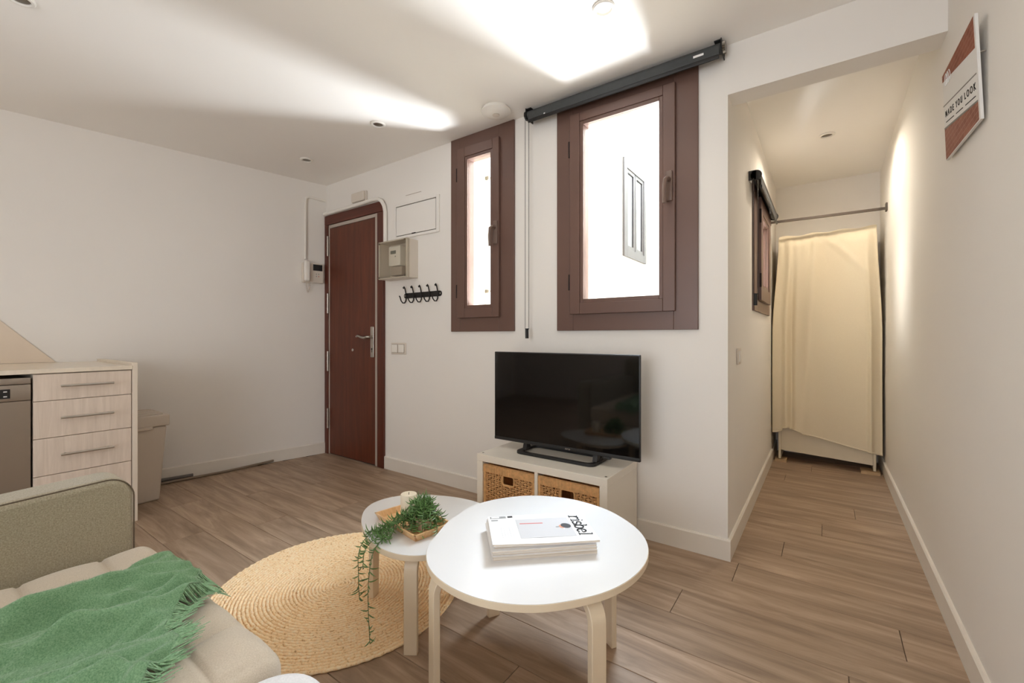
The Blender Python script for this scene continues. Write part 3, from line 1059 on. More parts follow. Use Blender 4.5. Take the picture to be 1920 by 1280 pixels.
# corridor roller blind
R = thing('roller_blind', 'black rolled-up blind over the small corridor window', 'blind', (XC + 0.04, 3.5, 1.97))
rx, rz = -0.332, 2.006
mk('roll', MB().tube([(rx, 2.96, rz), (rx, 4.06, rz)], 0.026, 18), M['black'], R)
mk('fabric', B(rx + 0.021, rx + 0.0235, 2.99, 4.03, 1.945, rz + 0.005), M['charcoal'], R)
mk('bottom_bar', MB().rbox(rx + 0.016, rx + 0.028, 2.985, 4.035, 1.935, 1.955, 0.004, 0.3, 2), M['black'], R)
for y in (2.95, 4.06):
    mk('bracket', MB().lathe([(0.030, y), (0.031, y + 0.004), (0.030, y + 0.010)], (rx, 0, rz), 20, 'y').box(XC + 0.0005, rx, y, y + 0.01, rz - 0.025, rz + 0.03), M['black'], R)
cv = MB()
for xx in (rx - 0.014, rx + 0.010):
    z = rz - 0.02
    while z > 1.30:
        cv.lathe([(0.0012, z - 0.0032), (0.0026, z), (0.0012, z + 0.0032)], (xx, 2.945, 0), 6)
        z -= 0.0075
mk('bead_chain', cv, M['chain'], R, kind='stuff')
mk('chain_weight', MB().tube([(rx - 0.003, 2.945, 1.305), (rx - 0.003, 2.945, 1.235)], 0.011, 12), M['black'], R)
rg = []
for k in range(25):
    th = 2 * math.pi * k / 24
    rg.append((rx + 0.022, 3.50 + 0.016 * math.cos(th), 1.918 + 0.016 * math.sin(th)))
mk('pull_ring', MB().tube(rg, 0.003, 6), M['black'], R)

# ---------------------------------------------------------------- corridor: rod, wardrobe, cloth
R = thing('curtain_rod', 'thin dark tension rod spanning the end of the corridor', 'rod', (0, 4.2, 1.98))
ya, yb_ = 4.155, 4.215
mk('bar', MB().tube([(XC + 0.008, ya, 1.982), (0, (ya + yb_) / 2, 1.986), (XR - 0.008, yb_, 1.992)], 0.0125, 4, up=(0, 0.7, 0.7)), M['rod'], R, smooth=20)
mk('flange', MB().rbox(XC, XC + 0.012, ya - 0.025, ya + 0.025, 1.960, 2.020, 0.004, 0.1, 2), M['rod'], R)
mk('flange', MB().rbox(XR - 0.012, XR, yb_ - 0.025, yb_ + 0.025, 1.970, 2.030, 0.004, 0.1, 2), M['rod'], R)

Wd = thing('wardrobe', 'narrow cream wardrobe standing at the corridor end under an ecru cloth', 'wardrobe', (0, 4.5, 0.012))
wy = 4.34
mk('side_panel', B(-0.322, -0.304, wy, 4.70, 0.022, 1.86), M['wardrobe'], Wd, bevel=0.001)
mk('side_panel', B(0.300, 0.318, wy, 4.70, 0.022, 1.86), M['wardrobe'], Wd, bevel=0.001)
mk('plinth_board', MB().hexa([(-0.303, wy + 0.01, 0.095), (0.299, wy + 0.01, 0.062), (0.299, wy + 0.026, 0.062), (-0.303, wy + 0.026, 0.095)],
                             [(-0.303, wy + 0.01, 0.47), (0.299, wy + 0.01, 0.47), (0.299, wy + 0.026, 0.47), (-0.303, wy + 0.026, 0.47)]), M['wardrobe'], Wd)
mk('door', B(-0.303, 0.299, wy + 0.005, wy + 0.023, 0.475, 1.83), M['wardrobe'], Wd, bevel=0.001)
mk('back_panel', B(-0.303, 0.299, 4.69, 4.70, 0.1, 1.83), M['wardrobe'], Wd)
mk('top_panel', B(-0.322, 0.318, wy, 4.70, 1.862, 1.88), M['wardrobe'], Wd, bevel=0.001)
mk('bottom_panel', B(-0.303, 0.299, wy + 0.03, 4.685, 0.10, 0.116), M['wardrobe'], Wd)
for xa_, xb2, y0, lab in ((-0.345, -0.262, wy - 0.03, 'thin wooden shim block under the wardrobe foot by the switch wall'),
                          (0.225, 0.340, wy - 0.04, 'wooden shim block under the wardrobe foot by the long plain wall')):
    tag(mk('wood_block', B(xa_, xb2, y0, y0 + 0.13, 0.0, 0.021), M['block'], bevel=0.001), lab, 'block', 'shims under the wardrobe')

# ecru cloth hung over the wardrobe
prof = [(0.0, 0.248), (0.03, 0.250), (0.085, 0.262), (0.10, 0.27), (0.105, 0.290), (0.165, 0.300), (0.175, 0.285), (0.28, 0.262), (0.297, 0.252), (0.5, 0.222), (0.62, 0.205), (0.8, 0.180), (0.9, 0.165), (1.0, 0.150)]


def lerp_prof(P, u):
    for (a, fa), (b, fb) in zip(P, P[1:]):
        if u <= b:
            return fa + (fb - fa) * (u - a) / (b - a) if b > a else fb
    return P[-1][1]


def ss(a, b, x):
    t = min(1, max(0, (x - a) / (b - a)))
    return t * t * (3 - 2 * t)


def cloth(u, v):
    xt = -0.318 + 0.638 * u
    xb = -0.362 + 0.716 * u
    zb = lerp_prof(prof, u)
    zt = 1.885 + 0.006 * math.sin(u * 21) + 0.012 * u
    # first part lies on the wardrobe top and rolls over its front edge
    if v < 0.12:
        t = v / 0.12
        z = zt + 0.008 * math.sin(t * math.pi) * math.sin(u * 17)
        return (xt, 4.62 - (4.62 - 4.335) * t, z + 0.004)
    t = (v - 0.12) / 0.88
    roll = ss(0, 0.06, t)
    z = zt + (zb - zt) * t
    k = ss(0.0, 0.5, t)
    x = xt + (xb - xt) * k
    # soft hanging folds, deeper toward the left and right edges
    f = 0.016 * math.sin(u * 9.5 + 0.7) * math.exp(-((u - 0.05) / 0.3) ** 2) * k
    f += 0.020 * math.exp(-((u - 0.13 - 0.01 * t) / 0.030) ** 2) * (0.4 + 0.6 * k)
    f -= 0.022 * math.exp(-((u - 0.185) / 0.028) ** 2) * k
    f += 0.014 * math.exp(-((u - 0.29 - 0.12 * (1 - t)) / 0.06) ** 2)
    f += 0.012 * math.sin((u * 1.2 - t * 0.75) * 8.0) * (1 - 0.4 * t)
    f -= 0.030 * ss(0.90, 0.99, u) * (0.3 + 0.7 * math.sin(t * 3.0) ** 2)
    f += 0.018 * math.exp(-((u - 0.90) / 0.02) ** 2) * k
    f += 0.006 * math.sin(u * 70) * math.exp(-t * 14) * (1 if u < 0.55 else 0.3)
    f += 0.010 * math.exp(-((u - 0.45 - t * 2.2) / 0.05) ** 2) * (1 - ss(0.1, 0.3, t))
    y = 4.335 - 0.034 * roll - 1.35 * f * roll
    return (min(max(x, XC + 0.005), XR - 0.006), y, z)


C = thing('draped_cloth', 'creased ecru cotton cloth draped over the wardrobe at the corridor end', 'cloth', (0, 4.3, 0.15))
mk('sheet', MB().grid(160, 130, cloth), M['curtain'], C, smooth=80, solid=0.0015)


def hem(u, s):
    x, y, z = cloth(u, 1.0)
    return (x, y - 0.0035, z + 0.014 * s)


mk('hem', MB().grid(160, 2, hem), M['curtain'], C, smooth=80, solid=0.002)

# ---------------------------------------------------------------- poster on the right wall
P = thing('wall_sign', 'brick-patterned sign reading MADE YOU LOOK on the long white wall', 'sign', (XR, 1.99, 1.66))
# board leans out a little at its top and hangs slightly out of level; its print slopes
SN = dict(tf=Vector((0.3455, 2.199, 1.990)), tn=Vector((0.3455, 1.779, 1.968)), bf=Vector((0.3575, 2.205, 1.686)), bn=Vector((0.3575, 1.776, 1.664)))


def sg(s_, t_, lift=0.0):
    """s: far (0) to near (1); t: top (0) to bottom (1); lift toward the room"""
    p = SN['tf'].lerp(SN['tn'], s_).lerp(SN['bf'].lerp(SN['bn'], s_), t_)
    return p + Vector((-lift, 0, -lift * 0.04))


def sgpoly(name, pts, mat, l0, l1):
    q = [sg(a_, b_, l0) for a_, b_ in pts]
    return mk(name, MB().prism(q, Vector((-(l1 - l0), 0, 0))), mat, P, smooth=0)


mk('board', MB().prism([sg(0, 0, -0.007), sg(1, 0, -0.007), sg(1, 1, -0.007), sg(0, 1, -0.007)], (-0.007, 0, 0)), M['signpaper'], P, smooth=0)
sgpoly('brick_band', [(0.0, 0.0), (0.968, 0.0), (0.968, 0.305), (0.0, 0.075)], M['brickprint'], 0.0001, 0.0005)
sgpoly('brick_band', [(0.0, 0.632), (0.968, 0.818), (0.968, 0.988), (0.0, 0.988)], M['brickprint'], 0.0001, 0.0005)
sgpoly('letter_board', [(0.0, 0.365), (0.968, 0.555), (0.968, 0.80), (0.0, 0.612)], M['signpaper'], 0.0001, 0.0005)
sgpoly('rule_line', [(0.0, 0.352), (0.968, 0.542), (0.968, 0.555), (0.0, 0.365)], M['signgrey'], 0.0001, 0.0009)
sgpoly('rule_line', [(0.0, 0.612), (0.968, 0.80), (0.968, 0.818), (0.0, 0.632)], M['signgrey'], 0.0001, 0.0009)
xd = (sg(0.968, 0.542) - sg(0, 0.352)).normalized()
yd = (sg(0.5, 0) - sg(0.5, 1)).normalized()
for word, s0, s1 in (('MADE', 0.07, 0.33), ('YOU', 0.40, 0.60), ('LOOK', 0.67, 0.93)):
    sm = (s0 + s1) / 2
    o3 = sg(sm, 0.352 + 0.196 * sm + 0.118, 0.0009)
    text('lettering', ' '.join(word), 0.030, M['signink'], P, o3, xd, yd, 0.0004, bold=0.0003, sx=1.15 if len(word) == 4 else 1.05)
    tb_ = 0.352 + 0.196 * s0 + 0.205
    te_ = 0.352 + 0.196 * s1 + 0.205
    sgpoly('underline', [(s0, tb_), (s1, te_), (s1, te_ + 0.009), (s0, tb_ + 0.009)], M['signink'], 0.0005, 0.0011)
# white handwritten flourish on the upper band
pts = []
for i in range(44):
    t = i / 43
    pts.append(sg(0.10 + 0.16 * t + 0.035 * math.cos(t * 20), 0.105 + 0.02 * t + 0.065 * math.sin(t * 20), 0.0012))
mk('flourish', MB().tube(pts, 0.0010, 5), M['paper'], P)
mk('hanging_pin', MB().tube([sg(0.96, 0.35, -0.006), (XR, sg(0.96, 0.35).y, sg(0.96, 0.35).z)], 0.002, 6), M['steel'], P)

# ---------------------------------------------------------------- television
tv = thing('television', 'black flat-screen television on a low white shelf unit', 'television', (-1.145, 2.08, 0.406))
rot = Matrix.Translation((-1.146, 2.05, 0)) @ Matrix.Rotation(math.radians(0.6), 4, 'Z') @ Matrix.Translation((1.146, -2.05, 0))
tx0, tx1, ty, tz0, tz1 = -1.582, -0.714, 2.05, 0.452, 0.963
mk('cabinet', MB().rbox(tx0, tx1, ty - 0.004, ty + 0.010, tz0, tz1, 0.004, 0.3, 2).xf(rot), M['black'], tv)
mk('rear_housing', MB().rbox(tx0 + 0.12, tx1 - 0.12, ty + 0.009, ty + 0.07, tz0 + 0.02, tz1 - 0.18, 0.012, 0.2, 2).xf(rot), M['black'], tv)
mk('screen', MB().box(tx0 + 0.006, tx1 - 0.006, ty - 0.0055, ty - 0.004, tz0 + 0.020, tz1 - 0.006).xf(rot), M['screen'], tv, smooth=0)
ch = mk('chin', MB().rbox(tx0 + 0.002, tx1 - 0.002, ty - 0.007, ty - 0.003, tz0 + 0.001, tz0 + 0.018, 0.0018, 0.3, 2).xf(rot), M['darkmetal'], tv)
text('logo', 'oro', 0.016, M['steel'], ch, rot @ Vector((-1.10, ty - 0.0074, tz0 + 0.0095)), (1, 0, 0), (0, 0, 1), 0.0003, sx=1.3)
mk('sensor', MB().rbox(-0.90, -0.862, ty - 0.012, ty + 0.01, tz0 - 0.010, tz0 + 0.002, 0.003, 0.1, 2).xf(rot), M['black'], tv)
ring = []
gx0, gx1, gy0, gy1, gr = -1.40, -0.925, 1.985, 2.19, 0.035
for (cx_, cy_, a0) in ((gx1 - gr, gy1 - gr, 0), (gx0 + gr, gy1 - gr, 90), (gx0 + gr, gy0 + gr, 180), (gx1 - gr, gy0 + gr, 270)):
    for k in range(5):
        th = math.radians(a0 + 90 * k / 4)
        ring.append((cx_ + gr * math.cos(th), cy_ + gr * math.sin(th)))
n = len(ring)
st = MB()
cxm, cym = (gx0 + gx1) / 2, (gy0 + gy1) / 2


def inset(p, d):
    return (p[0] + (d if p[0] < cxm else -d), p[1] + (d if p[1] < cym else -d))


vs = []
for z in (0.406, 0.420):
    vs += [(p[0], p[1], z) for p in ring] + [inset(p, 0.024) + (z,) for p in ring]
fs = []
for i in range(n):
    j = (i + 1) % n
    fs += [(i, j, 2 * n + j, 2 * n + i), (n + j, n + i, 3 * n + i, 3 * n + j), (2 * n + i, 2 * n + j, 3 * n + j, 3 * n + i), (j, i, n + i, n + j)]
st.add(vs, fs)
so = mk('stand', st, M['black'], tv, bevel=0.002)
for x in (-1.37, -0.945):
    mk('stand_neck', MB().hexa([(x - 0.012, 2.04, 0.419), (x + 0.012, 2.04, 0.419), (x + 0.012, 2.08, 0.419), (x - 0.012, 2.08, 0.419)],
                               [(x - 0.012, 2.055, 0.47), (x + 0.012, 2.055, 0.47), (x + 0.012, 2.09, 0.47), (x - 0.012, 2.09, 0.47)]), M['black'], so)

# ---------------------------------------------------------------- low shelf unit with baskets
kx0, kx1, ky0, ky1, kz = -1.568, -0.802, 1.866, 2.250, 0.405
Kx = thing('shelf_unit', 'low white two-compartment shelf unit carrying the television', 'shelf unit', ((kx0 + kx1) / 2, (ky0 + ky1) / 2, 0))
mk('top_board', B(kx0, kx1, ky0, ky1, kz - 0.038, kz), M['kallax'], Kx, bevel=0.001)
mk('bottom_board', B(kx0, kx1, ky0, ky1, 0, 0.038), M['kallax'], Kx, bevel=0.001)
mk('side_board', B(kx0, kx0 + 0.038, ky0, ky1, 0.0383, kz - 0.0383), M['kallax'], Kx, bevel=0.001)
mk('side_board', B(kx1 - 0.038, kx1, ky0, ky1, 0.0383, kz - 0.0383), M['kallax'], Kx, bevel=0.001)
kxm = (kx0 + kx1) / 2
mk('divider', B(kxm - 0.009, kxm + 0.009, ky0 + 0.002, ky1, 0.0383, kz - 0.0383), M['kallax'], Kx, bevel=0.001)
for x in (kx0 + 0.019, kx1 - 0.019):
    for y in (ky0 + 0.03, ky1 - 0.03):
        mk('screw_cap', MB().lathe([(0.006, kz), (0.006, kz + 0.0012), (0.003, kz + 0.0016)], (x, y, 0), 12), M['lampdark'], Kx)


def make_basket(x0, x1, y0, z0, label):
    bk = thing('wicker_basket', label, 'basket', ((x0 + x1) / 2, y0 + 0.17, z0), 'wicker baskets in the low shelf unit')
    z1 = z0 + 0.315
    d = 0.34
    hb = MB()
    for (a, b, c_, e) in ((x0, x0 + 0.008, y0 + 0.012, y0 + d), (x1 - 0.008, x1, y0 + 0.012, y0 + d), (x0 + 0.008, x1 - 0.008, y0 + d - 0.008, y0 + d)):
        hb.box(a, b, c_, e, z0, z1 - 0.01)
    hb.box(x0 + 0.008, x1 - 0.008, y0 + 0.012, y0 + d - 0.008, z0, z0 + 0.008)
    mk('shell', hb, M['wicker'], bk)
    hx0, hx1, hz0, hz1 = (x0 + x1) / 2 - 0.036, (x0 + x1) / 2 + 0.036, z1 - 0.092, z1 - 0.048
    ns = 16
    xs = [x0 + 0.02 + (x1 - x0 - 0.04) * i / (ns - 1) for i in range(ns)]
    stk = MB()
    for x in xs:
        if hx0 - 0.002 < x < hx1 + 0.002:
            stk.tube([(x, y0 + 0.008, z0 + 0.005), (x, y0 + 0.008, hz0)], 0.0035, 5)
        else:
            stk.tube([(x, y0 + 0.008, z0 + 0.005), (x, y0 + 0.008, z1 - 0.03)], 0.0035, 5)
    mk('stakes', stk, M['wicker'], bk, kind='stuff')
    wv = MB()
    z = z0 + 0.012
    row = 0
    while z < z1 - 0.045:
        segs = [(x0 + 0.012, x1 - 0.012)]
        if hz0 - 0.006 < z < hz1 + 0.006:
            segs = [(x0 + 0.012, hx0 - 0.008), (hx1 + 0.008, x1 - 0.012)]
        for a, b in segs:
            pts = []
            m = max(4, int((b - a) / (xs[1] - xs[0]) * 2))
            for i in range(m + 1):
                x = a + (b - a) * i / m
                ph = (x - xs[0]) / (xs[1] - xs[0]) * math.pi + (row % 2) * math.pi
                pts.append((x, y0 + 0.008 - 0.0065 * math.cos(ph), z + 0.0015 * math.sin(ph * 0.7 + row)))
            wv.tube(pts, 0.0036, 5)
        z += 0.0112
        row += 1
    mk('weave', wv, M['wicker'], bk, kind='stuff')
    rim = MB()
    rim.tube([(x0, y0 + 0.007, z1 - 0.022), ((x0 + x1) / 2, y0 + 0.007, z1 - 0.022), (x1, y0 + 0.007, z1 - 0.022)], 0.021, 10, flat=0.42, up=(0, 0, 1))
    m = 74
    for i in range(m):
        x = x0 + (x1 - x0) * (i + 0.5) / m
        rim.box(x - 0.0017, x + 0.0017, y0 - 0.0035 + 0.001 * random.random(), y0 + 0.014, z1 - 0.041 - 0.002 * random.random(), z1 - 0.003)
    mk('rim', rim, M['wicker'], bk, kind='stuff')
    for x in (x0 + 0.006, x1 - 0.006):
        mk('corner_post', MB().tube([(x, y0 + 0.006, z0), (x, y0 + 0.006, z1 - 0.02)], 0.008, 8), M['wicker'], bk)
    hr = []
    for (cx_, cz_, a0) in ((hx1 - 0.01, hz1 - 0.006, 0), (hx0 + 0.01, hz1 - 0.006, 90), (hx0 + 0.01, hz0 + 0.01, 180), (hx1 - 0.01, hz0 + 0.01, 270)):
        for k in range(4):
            th = math.radians(a0 + 30 * k)
            hr.append((cx_ + 0.012 * math.cos(th), y0 + 0.004, cz_ + 0.012 * math.sin(th)))
    hr.append(hr[0])
    mk('handle_hole_rim', MB().tube(hr, 0.0058, 6), M['wicker'], bk)
    return bk


make_basket(kx0 + 0.041, kxm - 0.012, ky0 + 0.006, 0.040, 'tan wicker basket in the shelf compartment farther from the corridor')
make_basket(kxm + 0.012, kx1 - 0.041, ky0 + 0.004, 0.040, 'tan wicker basket in the shelf compartment nearer the corridor')


# ---------------------------------------------------------------- nesting tables
def polar_outline(center, samples, n=96):
    s = sorted((math.radians(a) % (2 * math.pi), r) for a, r in samples)
    s = [(a - 2 * math.pi, r) for a, r in s[-3:]] + s + [(a + 2 * math.pi, r) for a, r in s[:3]]
    raw = []
    for k in range(n):
        th = 2 * math.pi * k / n
        # gaussian-weighted smoothing of the samples
        sw = sr = 0
        for a, r in s:
            wgt = math.exp(-((a - th) / 0.20) ** 2) + 1e-9
            sw += wgt
            sr += wgt * r
        raw.append(sr / sw)
    out = []
    for k in range(n):
        r = (raw[k - 2] + 2 * raw[k - 1] + 3 * raw[k] + 2 * raw[(k + 1) % n] + raw[(k + 2) % n]) / 9
        th = 2 * math.pi * k / n
        out.append((center[0] + r * math.cos(th), center[1] + r * math.sin(th)))
    return out


def make_table(label, center, samples, ztop, legs, name='side_table'):
    t = thing(name, label, 'table', (center[0], center[1], 0), 'nesting white tables')
    out = polar_outline(center, samples)
    th = 0.020
    top = MB().prism([(x, y, ztop - th) for x, y in out], (0, 0, th - 0.001))
    mk('edge_band', top, M['tableleg'], t, bevel=0.0012)
    inner = [(center[0] + (x - center[0]) * 0.9965, center[1] + (y - center[1]) * 0.9965, ztop - 0.0009) for x, y in out]
    mk('top_surface', MB().prism(inner, (0, 0, 0.0009)), M['tabletop'], t, smooth=0)
    for lx, ly in legs:
        # bentwood strip: vertical, then curving inwards under the top
        d = Vector((center[0] - lx, center[1] - ly, 0)).normalized()
        s = Vector((-d.y, d.x, 0))
        w2, tk, R_ = 0.0225, 0.020, 0.062
        zb_ = 0.0135 if math.hypot(lx + 1.655, ly - 1.085) < 0.5 else 0.0
        path = [(0, zb_), (0, 0.12), (0, 0.22), (0, ztop - th - R_)]
        for k in range(1, 9):
            a = math.pi / 2 * k / 8
            path.append((R_ * (1 - math.cos(a)), ztop - th - R_ + R_ * math.sin(a)))
        path.append((0.13, ztop - th))
        vs, fs = [], []
        m = len(path)
        for i, (u, z) in enumerate(path):
            a = path[max(i - 1, 0)]
            b = path[min(i + 1, m - 1)]
            tx, tz = b[0] - a[0], b[1] - a[1]
            L = math.hypot(tx, tz)
            nx_, nz_ = tz / L, -tx / L        # inward normal (toward the centre / down)
            for off, sd in ((0, -w2), (0, w2), (tk, w2), (tk, -w2)):
                p = Vector((lx, ly, 0)) + d * (u + nx_ * off) + s * sd + Vector((0, 0, z + nz_ * off))
                vs.append(p)
        for i in range(m - 1):
            for k in range(4):
                k2 = (k + 1) % 4
                fs.append((i * 4 + k, i * 4 + k2, (i + 1) * 4 + k2, (i + 1) * 4 + k))
        fs += [(3, 2, 1, 0), tuple(range((m - 1) * 4, m * 4))]
        mk('leg', MB().add(vs, fs), M['tableleg'], t, bevel=0.002)
    return t


FT = (-0.755, 1.17)
front_s = [(-119.5, .342), (-131.6, .326), (-153, .308), (-177, .318), (159, .350), (144, .367), (122, .381), (101, .382), (80, .373), (56, .362), (36.7, .360),
           (23.6, .354), (12.9, .348), (-0.4, .340), (-19, .337), (-37, .334), (-56.6, .342), (-67, .348), (-78, .351), (-91.6, .348), (-105.5, .346)]
make_table('larger taller white bentwood coffee table holding the magazines', FT, front_s, 0.41,
           [(-0.902, 0.872), (-0.458, 1.018), (-1.028, 1.312), (-0.592, 1.425)], 'coffee_table')
RT = (-1.255, 1.2)
rear_s = [(-143.6, .256), (-159.6, .284), (-174.3, .312), (171.5, .312), (159.6, .296), (145, .268), (125.5, .245), (110, .237), (95.7, .235), (80.5, .243), (62, .25), (45, .244),
          (25, .222), (5, .222), (-15, .24), (-30, .27), (-125.6, .242), (-112, .238), (-99.6, .244), (-88, .256), (-77.2, .269), (-64.8, .286), (-53, .294), (-45.8, .294)]
make_table('smaller lower white bentwood table holding candle and trailing plant', RT, rear_s, 0.345,
           [(-1.482, 1.108), (-1.112, 0.982), (-1.20, 1.40)], 'coffee_table')

# ---------------------------------------------------------------- tray, candle, plant on the small table
tz = 0.3455
T = thing('bamboo_tray', 'square bamboo tray under the candle and plant', 'tray', (-1.265, 1.125, tz))
tm = Matrix.Translation((-1.262, 1.125, 0)) @ Matrix.Rotation(math.radians(-10), 4, 'Z')
hw, hh = 0.142, 0.080


def tb(*a):
    return MB().box(*a).xf(tm)


mk('base', tb(-hw + 0.012, hw - 0.012, -hh + 0.012, hh - 0.012, tz, tz + 0.006), M['bamboo'], T)
for nm, bb, tt in (('side', [(-hw + 0.012, -hh + 0.012), (hw - 0.012, -hh + 0.012), (hw - 0.012, -hh + 0.018), (-hw + 0.012, -hh + 0.018)], [(-hw, -hh), (hw, -hh), (hw, -hh + 0.006), (-hw, -hh + 0.006)]),
                   ('side', [(-hw + 0.012, hh - 0.018), (hw - 0.012, hh - 0.018), (hw - 0.012, hh - 0.012), (-hw + 0.012, hh - 0.012)], [(-hw, hh - 0.006), (hw, hh - 0.006), (hw, hh), (-hw, hh)]),
                   ('side', [(-hw + 0.012, -hh + 0.012), (-hw + 0.018, -hh + 0.012), (-hw + 0.018, hh - 0.012), (-hw + 0.012, hh - 0.012)], [(-hw, -hh), (-hw + 0.006, -hh), (-hw + 0.006, hh), (-hw, hh)]),
                   ('side', [(hw - 0.018, -hh + 0.012), (hw - 0.012, -hh + 0.012), (hw - 0.012, hh - 0.012), (hw - 0.018, hh - 0.012)], [(hw - 0.006, -hh), (hw, -hh), (hw, hh), (hw - 0.006, hh)])):
    mk(nm, MB().hexa([p + (tz + 0.002,) for p in bb], [p + (tz + 0.026,) for p in tt]).xf(tm), M['bamboo'], T)
cxn, cyn = -1.322, 1.160
Cn = thing('pillar_candle', 'ivory pillar candle standing on the bamboo tray', 'candle', (cxn, cyn, tz + 0.0065))
mk('wax', MB().lathe([(0.030, tz + 0.0065), (0.0312, tz + 0.009), (0.0312, tz + 0.090), (0.0298, tz + 0.0925), (0.022, tz + 0.091), (0.003, tz + 0.089)], (cxn, cyn, 0), 36), M['candle'], Cn)
mk('wick', MB().tube([(cxn, cyn, tz + 0.088), (cxn + 0.001, cyn, tz + 0.099)], 0.0011, 6), M['wick'], Cn)

px_, py_ = -1.192, 1.120
Pl = thing('trailing_plant', 'trailing green succulent spilling over the small table edge', 'plant', (px_, py_, tz + 0.0065))
mk('pot', MB().lathe([(0.026, tz + 0.0065), (0.034, tz + 0.045), (0.036, tz + 0.050), (0.031, tz + 0.050), (0.030, tz + 0.042), (0.003, tz + 0.042)], (px_, py_, 0), 24), M['pot'], Pl)
rnd = random.Random(11)


def leaf(mb, p, d, L, r):
    """curved tapering crescent leaf from p along d, bending upward"""
    d = Vector(d).normalized()
    up = Vector((0, 0, 1))
    side = d.cross(up)
    if side.length < 0.1:
        side = Vector((1, 0, 0))
    side.normalize()
    bend = side.cross(d) * rnd.uniform(0.25, 0.65)
    pts = [Vector(p) + d * (L * t) + bend * (L * t * t) for t in (0, 0.3, 0.65, 1.0)]
    mb.tube(pts, [r * 0.55, r, r * 0.85, r * 0.12], 5, caps=False)


def strand(path, nleaf, Lr=(0.016, 0.026), r=0.0017):
    P_ = [Vector(p) for p in path]
    # catmull-rom resample
    pts = []
    for i in range(len(P_) - 1):
        p0, p1, p2, p3 = P_[max(i - 1, 0)], P_[i], P_[i + 1], P_[min(i + 2, len(P_) - 1)]
        for k in range(6):
            t = k / 6
            pts.append(0.5 * ((2 * p1) + (-p0 + p2) * t + (2 * p0 - 5 * p1 + 4 * p2 - p3) * t * t + (-p0 + 3 * p1 - 3 * p2 + p3) * t ** 3))
    pts.append(P_[-1])
    so_ = mk('strand', MB().tube(pts, 0.0012, 5), M['stem'], Pl)
    lf = MB()
    for j in range(nleaf):
        q = (j + 0.5) / nleaf * (len(pts) - 1)
        i = min(int(q), len(pts) - 2)
        p = pts[i].lerp(pts[i + 1], q - i)
        t = (pts[i + 1] - pts[i]).normalized()
        a = rnd.uniform(0, 2 * math.pi)
        u = t.orthogonal().normalized()
        v = t.cross(u)
        d = t * 0.55 + (u * math.cos(a) + v * math.sin(a))
        leaf(lf, p, d, rnd.uniform(*Lr), r)
    mk('leaves', lf, M['leaf'], so_, kind='stuff')


top_z = tz + 0.052
# dense mound over the pot
for k in range(44):
    a = rnd.uniform(0, 2 * math.pi)
    rr = rnd.uniform(0.015, 0.075)
    hgt = rnd.uniform(0.0, 0.075) * (1 - rr * 6) + 0.01
    ex, ey = px_ + rr * math.cos(a), py_ + rr * math.sin(a)
    strand([(px_ + 0.012 * math.cos(a), py_ + 0.012 * math.sin(a), top_z - 0.006), (px_ + 0.5 * rr * math.cos(a), py_ + 0.5 * rr * math.sin(a), top_z + hgt),
            (ex, ey, top_z + hgt * 0.5 - 0.01), (ex + 0.008 * math.cos(a), ey + 0.008 * math.sin(a), max(tz + 0.012, top_z - 0.03 - rnd.uniform(0, 0.02)))], 17, (0.018, 0.032), 0.0021)
# runners crossing the table top to the near-left edge and hanging over
runs = [
    # path to the far-left hanging strand
    [(-1.225, 1.10, top_z), (-1.262, 1.062, 0.392), (-1.288, 1.018, 0.366), (-1.300, 0.982, 0.356), (-1.306, 0.955, 0.348), (-1.312, 0.936, 0.325), (-1.316, 0.928, 0.285), (-1.312, 0.926, 0.235), (-1.310, 0.926, 0.185), (-1.305, 0.926, 0.145)],
    [(-1.220, 1.095, top_z), (-1.240, 1.045, 0.394), (-1.240, 0.995, 0.366), (-1.232, 0.962, 0.355), (-1.226, 0.936, 0.348), (-1.222, 0.915, 0.325), (-1.222, 0.905, 0.28), (-1.226, 0.902, 0.22), (-1.222, 0.900, 0.15), (-1.216, 0.899, 0.09), (-1.212, 0.899, 0.045)],
    [(-1.222, 1.10, top_z), (-1.255, 1.05, 0.392), (-1.262, 1.005, 0.366), (-1.262, 0.97, 0.357), (-1.262, 0.935, 0.346), (-1.265, 0.915, 0.32), (-1.262, 0.908, 0.27)],
    [(-1.232, 1.10, top_z), (-1.275, 1.065, 0.392), (-1.302, 1.025, 0.366), (-1.316, 0.995, 0.357), (-1.322, 0.975, 0.355)],
    [(-1.23, 1.11, top_z), (-1.265, 1.075, 0.400), (-1.285, 1.035, 0.372), (-1.285, 1.005, 0.36), (-1.278, 0.985, 0.356)],
    [(-1.215, 1.09, top_z), (-1.228, 1.04, 0.398), (-1.222, 1.00, 0.370), (-1.212, 0.975, 0.358)],
    [(-1.226, 1.10, top_z), (-1.25, 1.06, 0.398), (-1.268, 1.02, 0.372), (-1.292, 0.992, 0.36), (-1.312, 0.985, 0.357)],
    [(-1.222, 1.10, top_z), (-1.246, 1.055, 0.40), (-1.252, 1.012, 0.374), (-1.248, 0.985, 0.362), (-1.238, 0.965, 0.357)],
]
for i, rpath in enumerate(runs):
    strand(rpath, 52 if i < 2 else 34, (0.018, 0.032), 0.0021)

# ---------------------------------------------------------------- magazines on the larger table
mq = Matrix.Translation((-0.732, 1.17, 0)) @ Matrix.Rotation(math.radians(43.6), 4, 'Z')
MW, MD = 0.312, 0.202


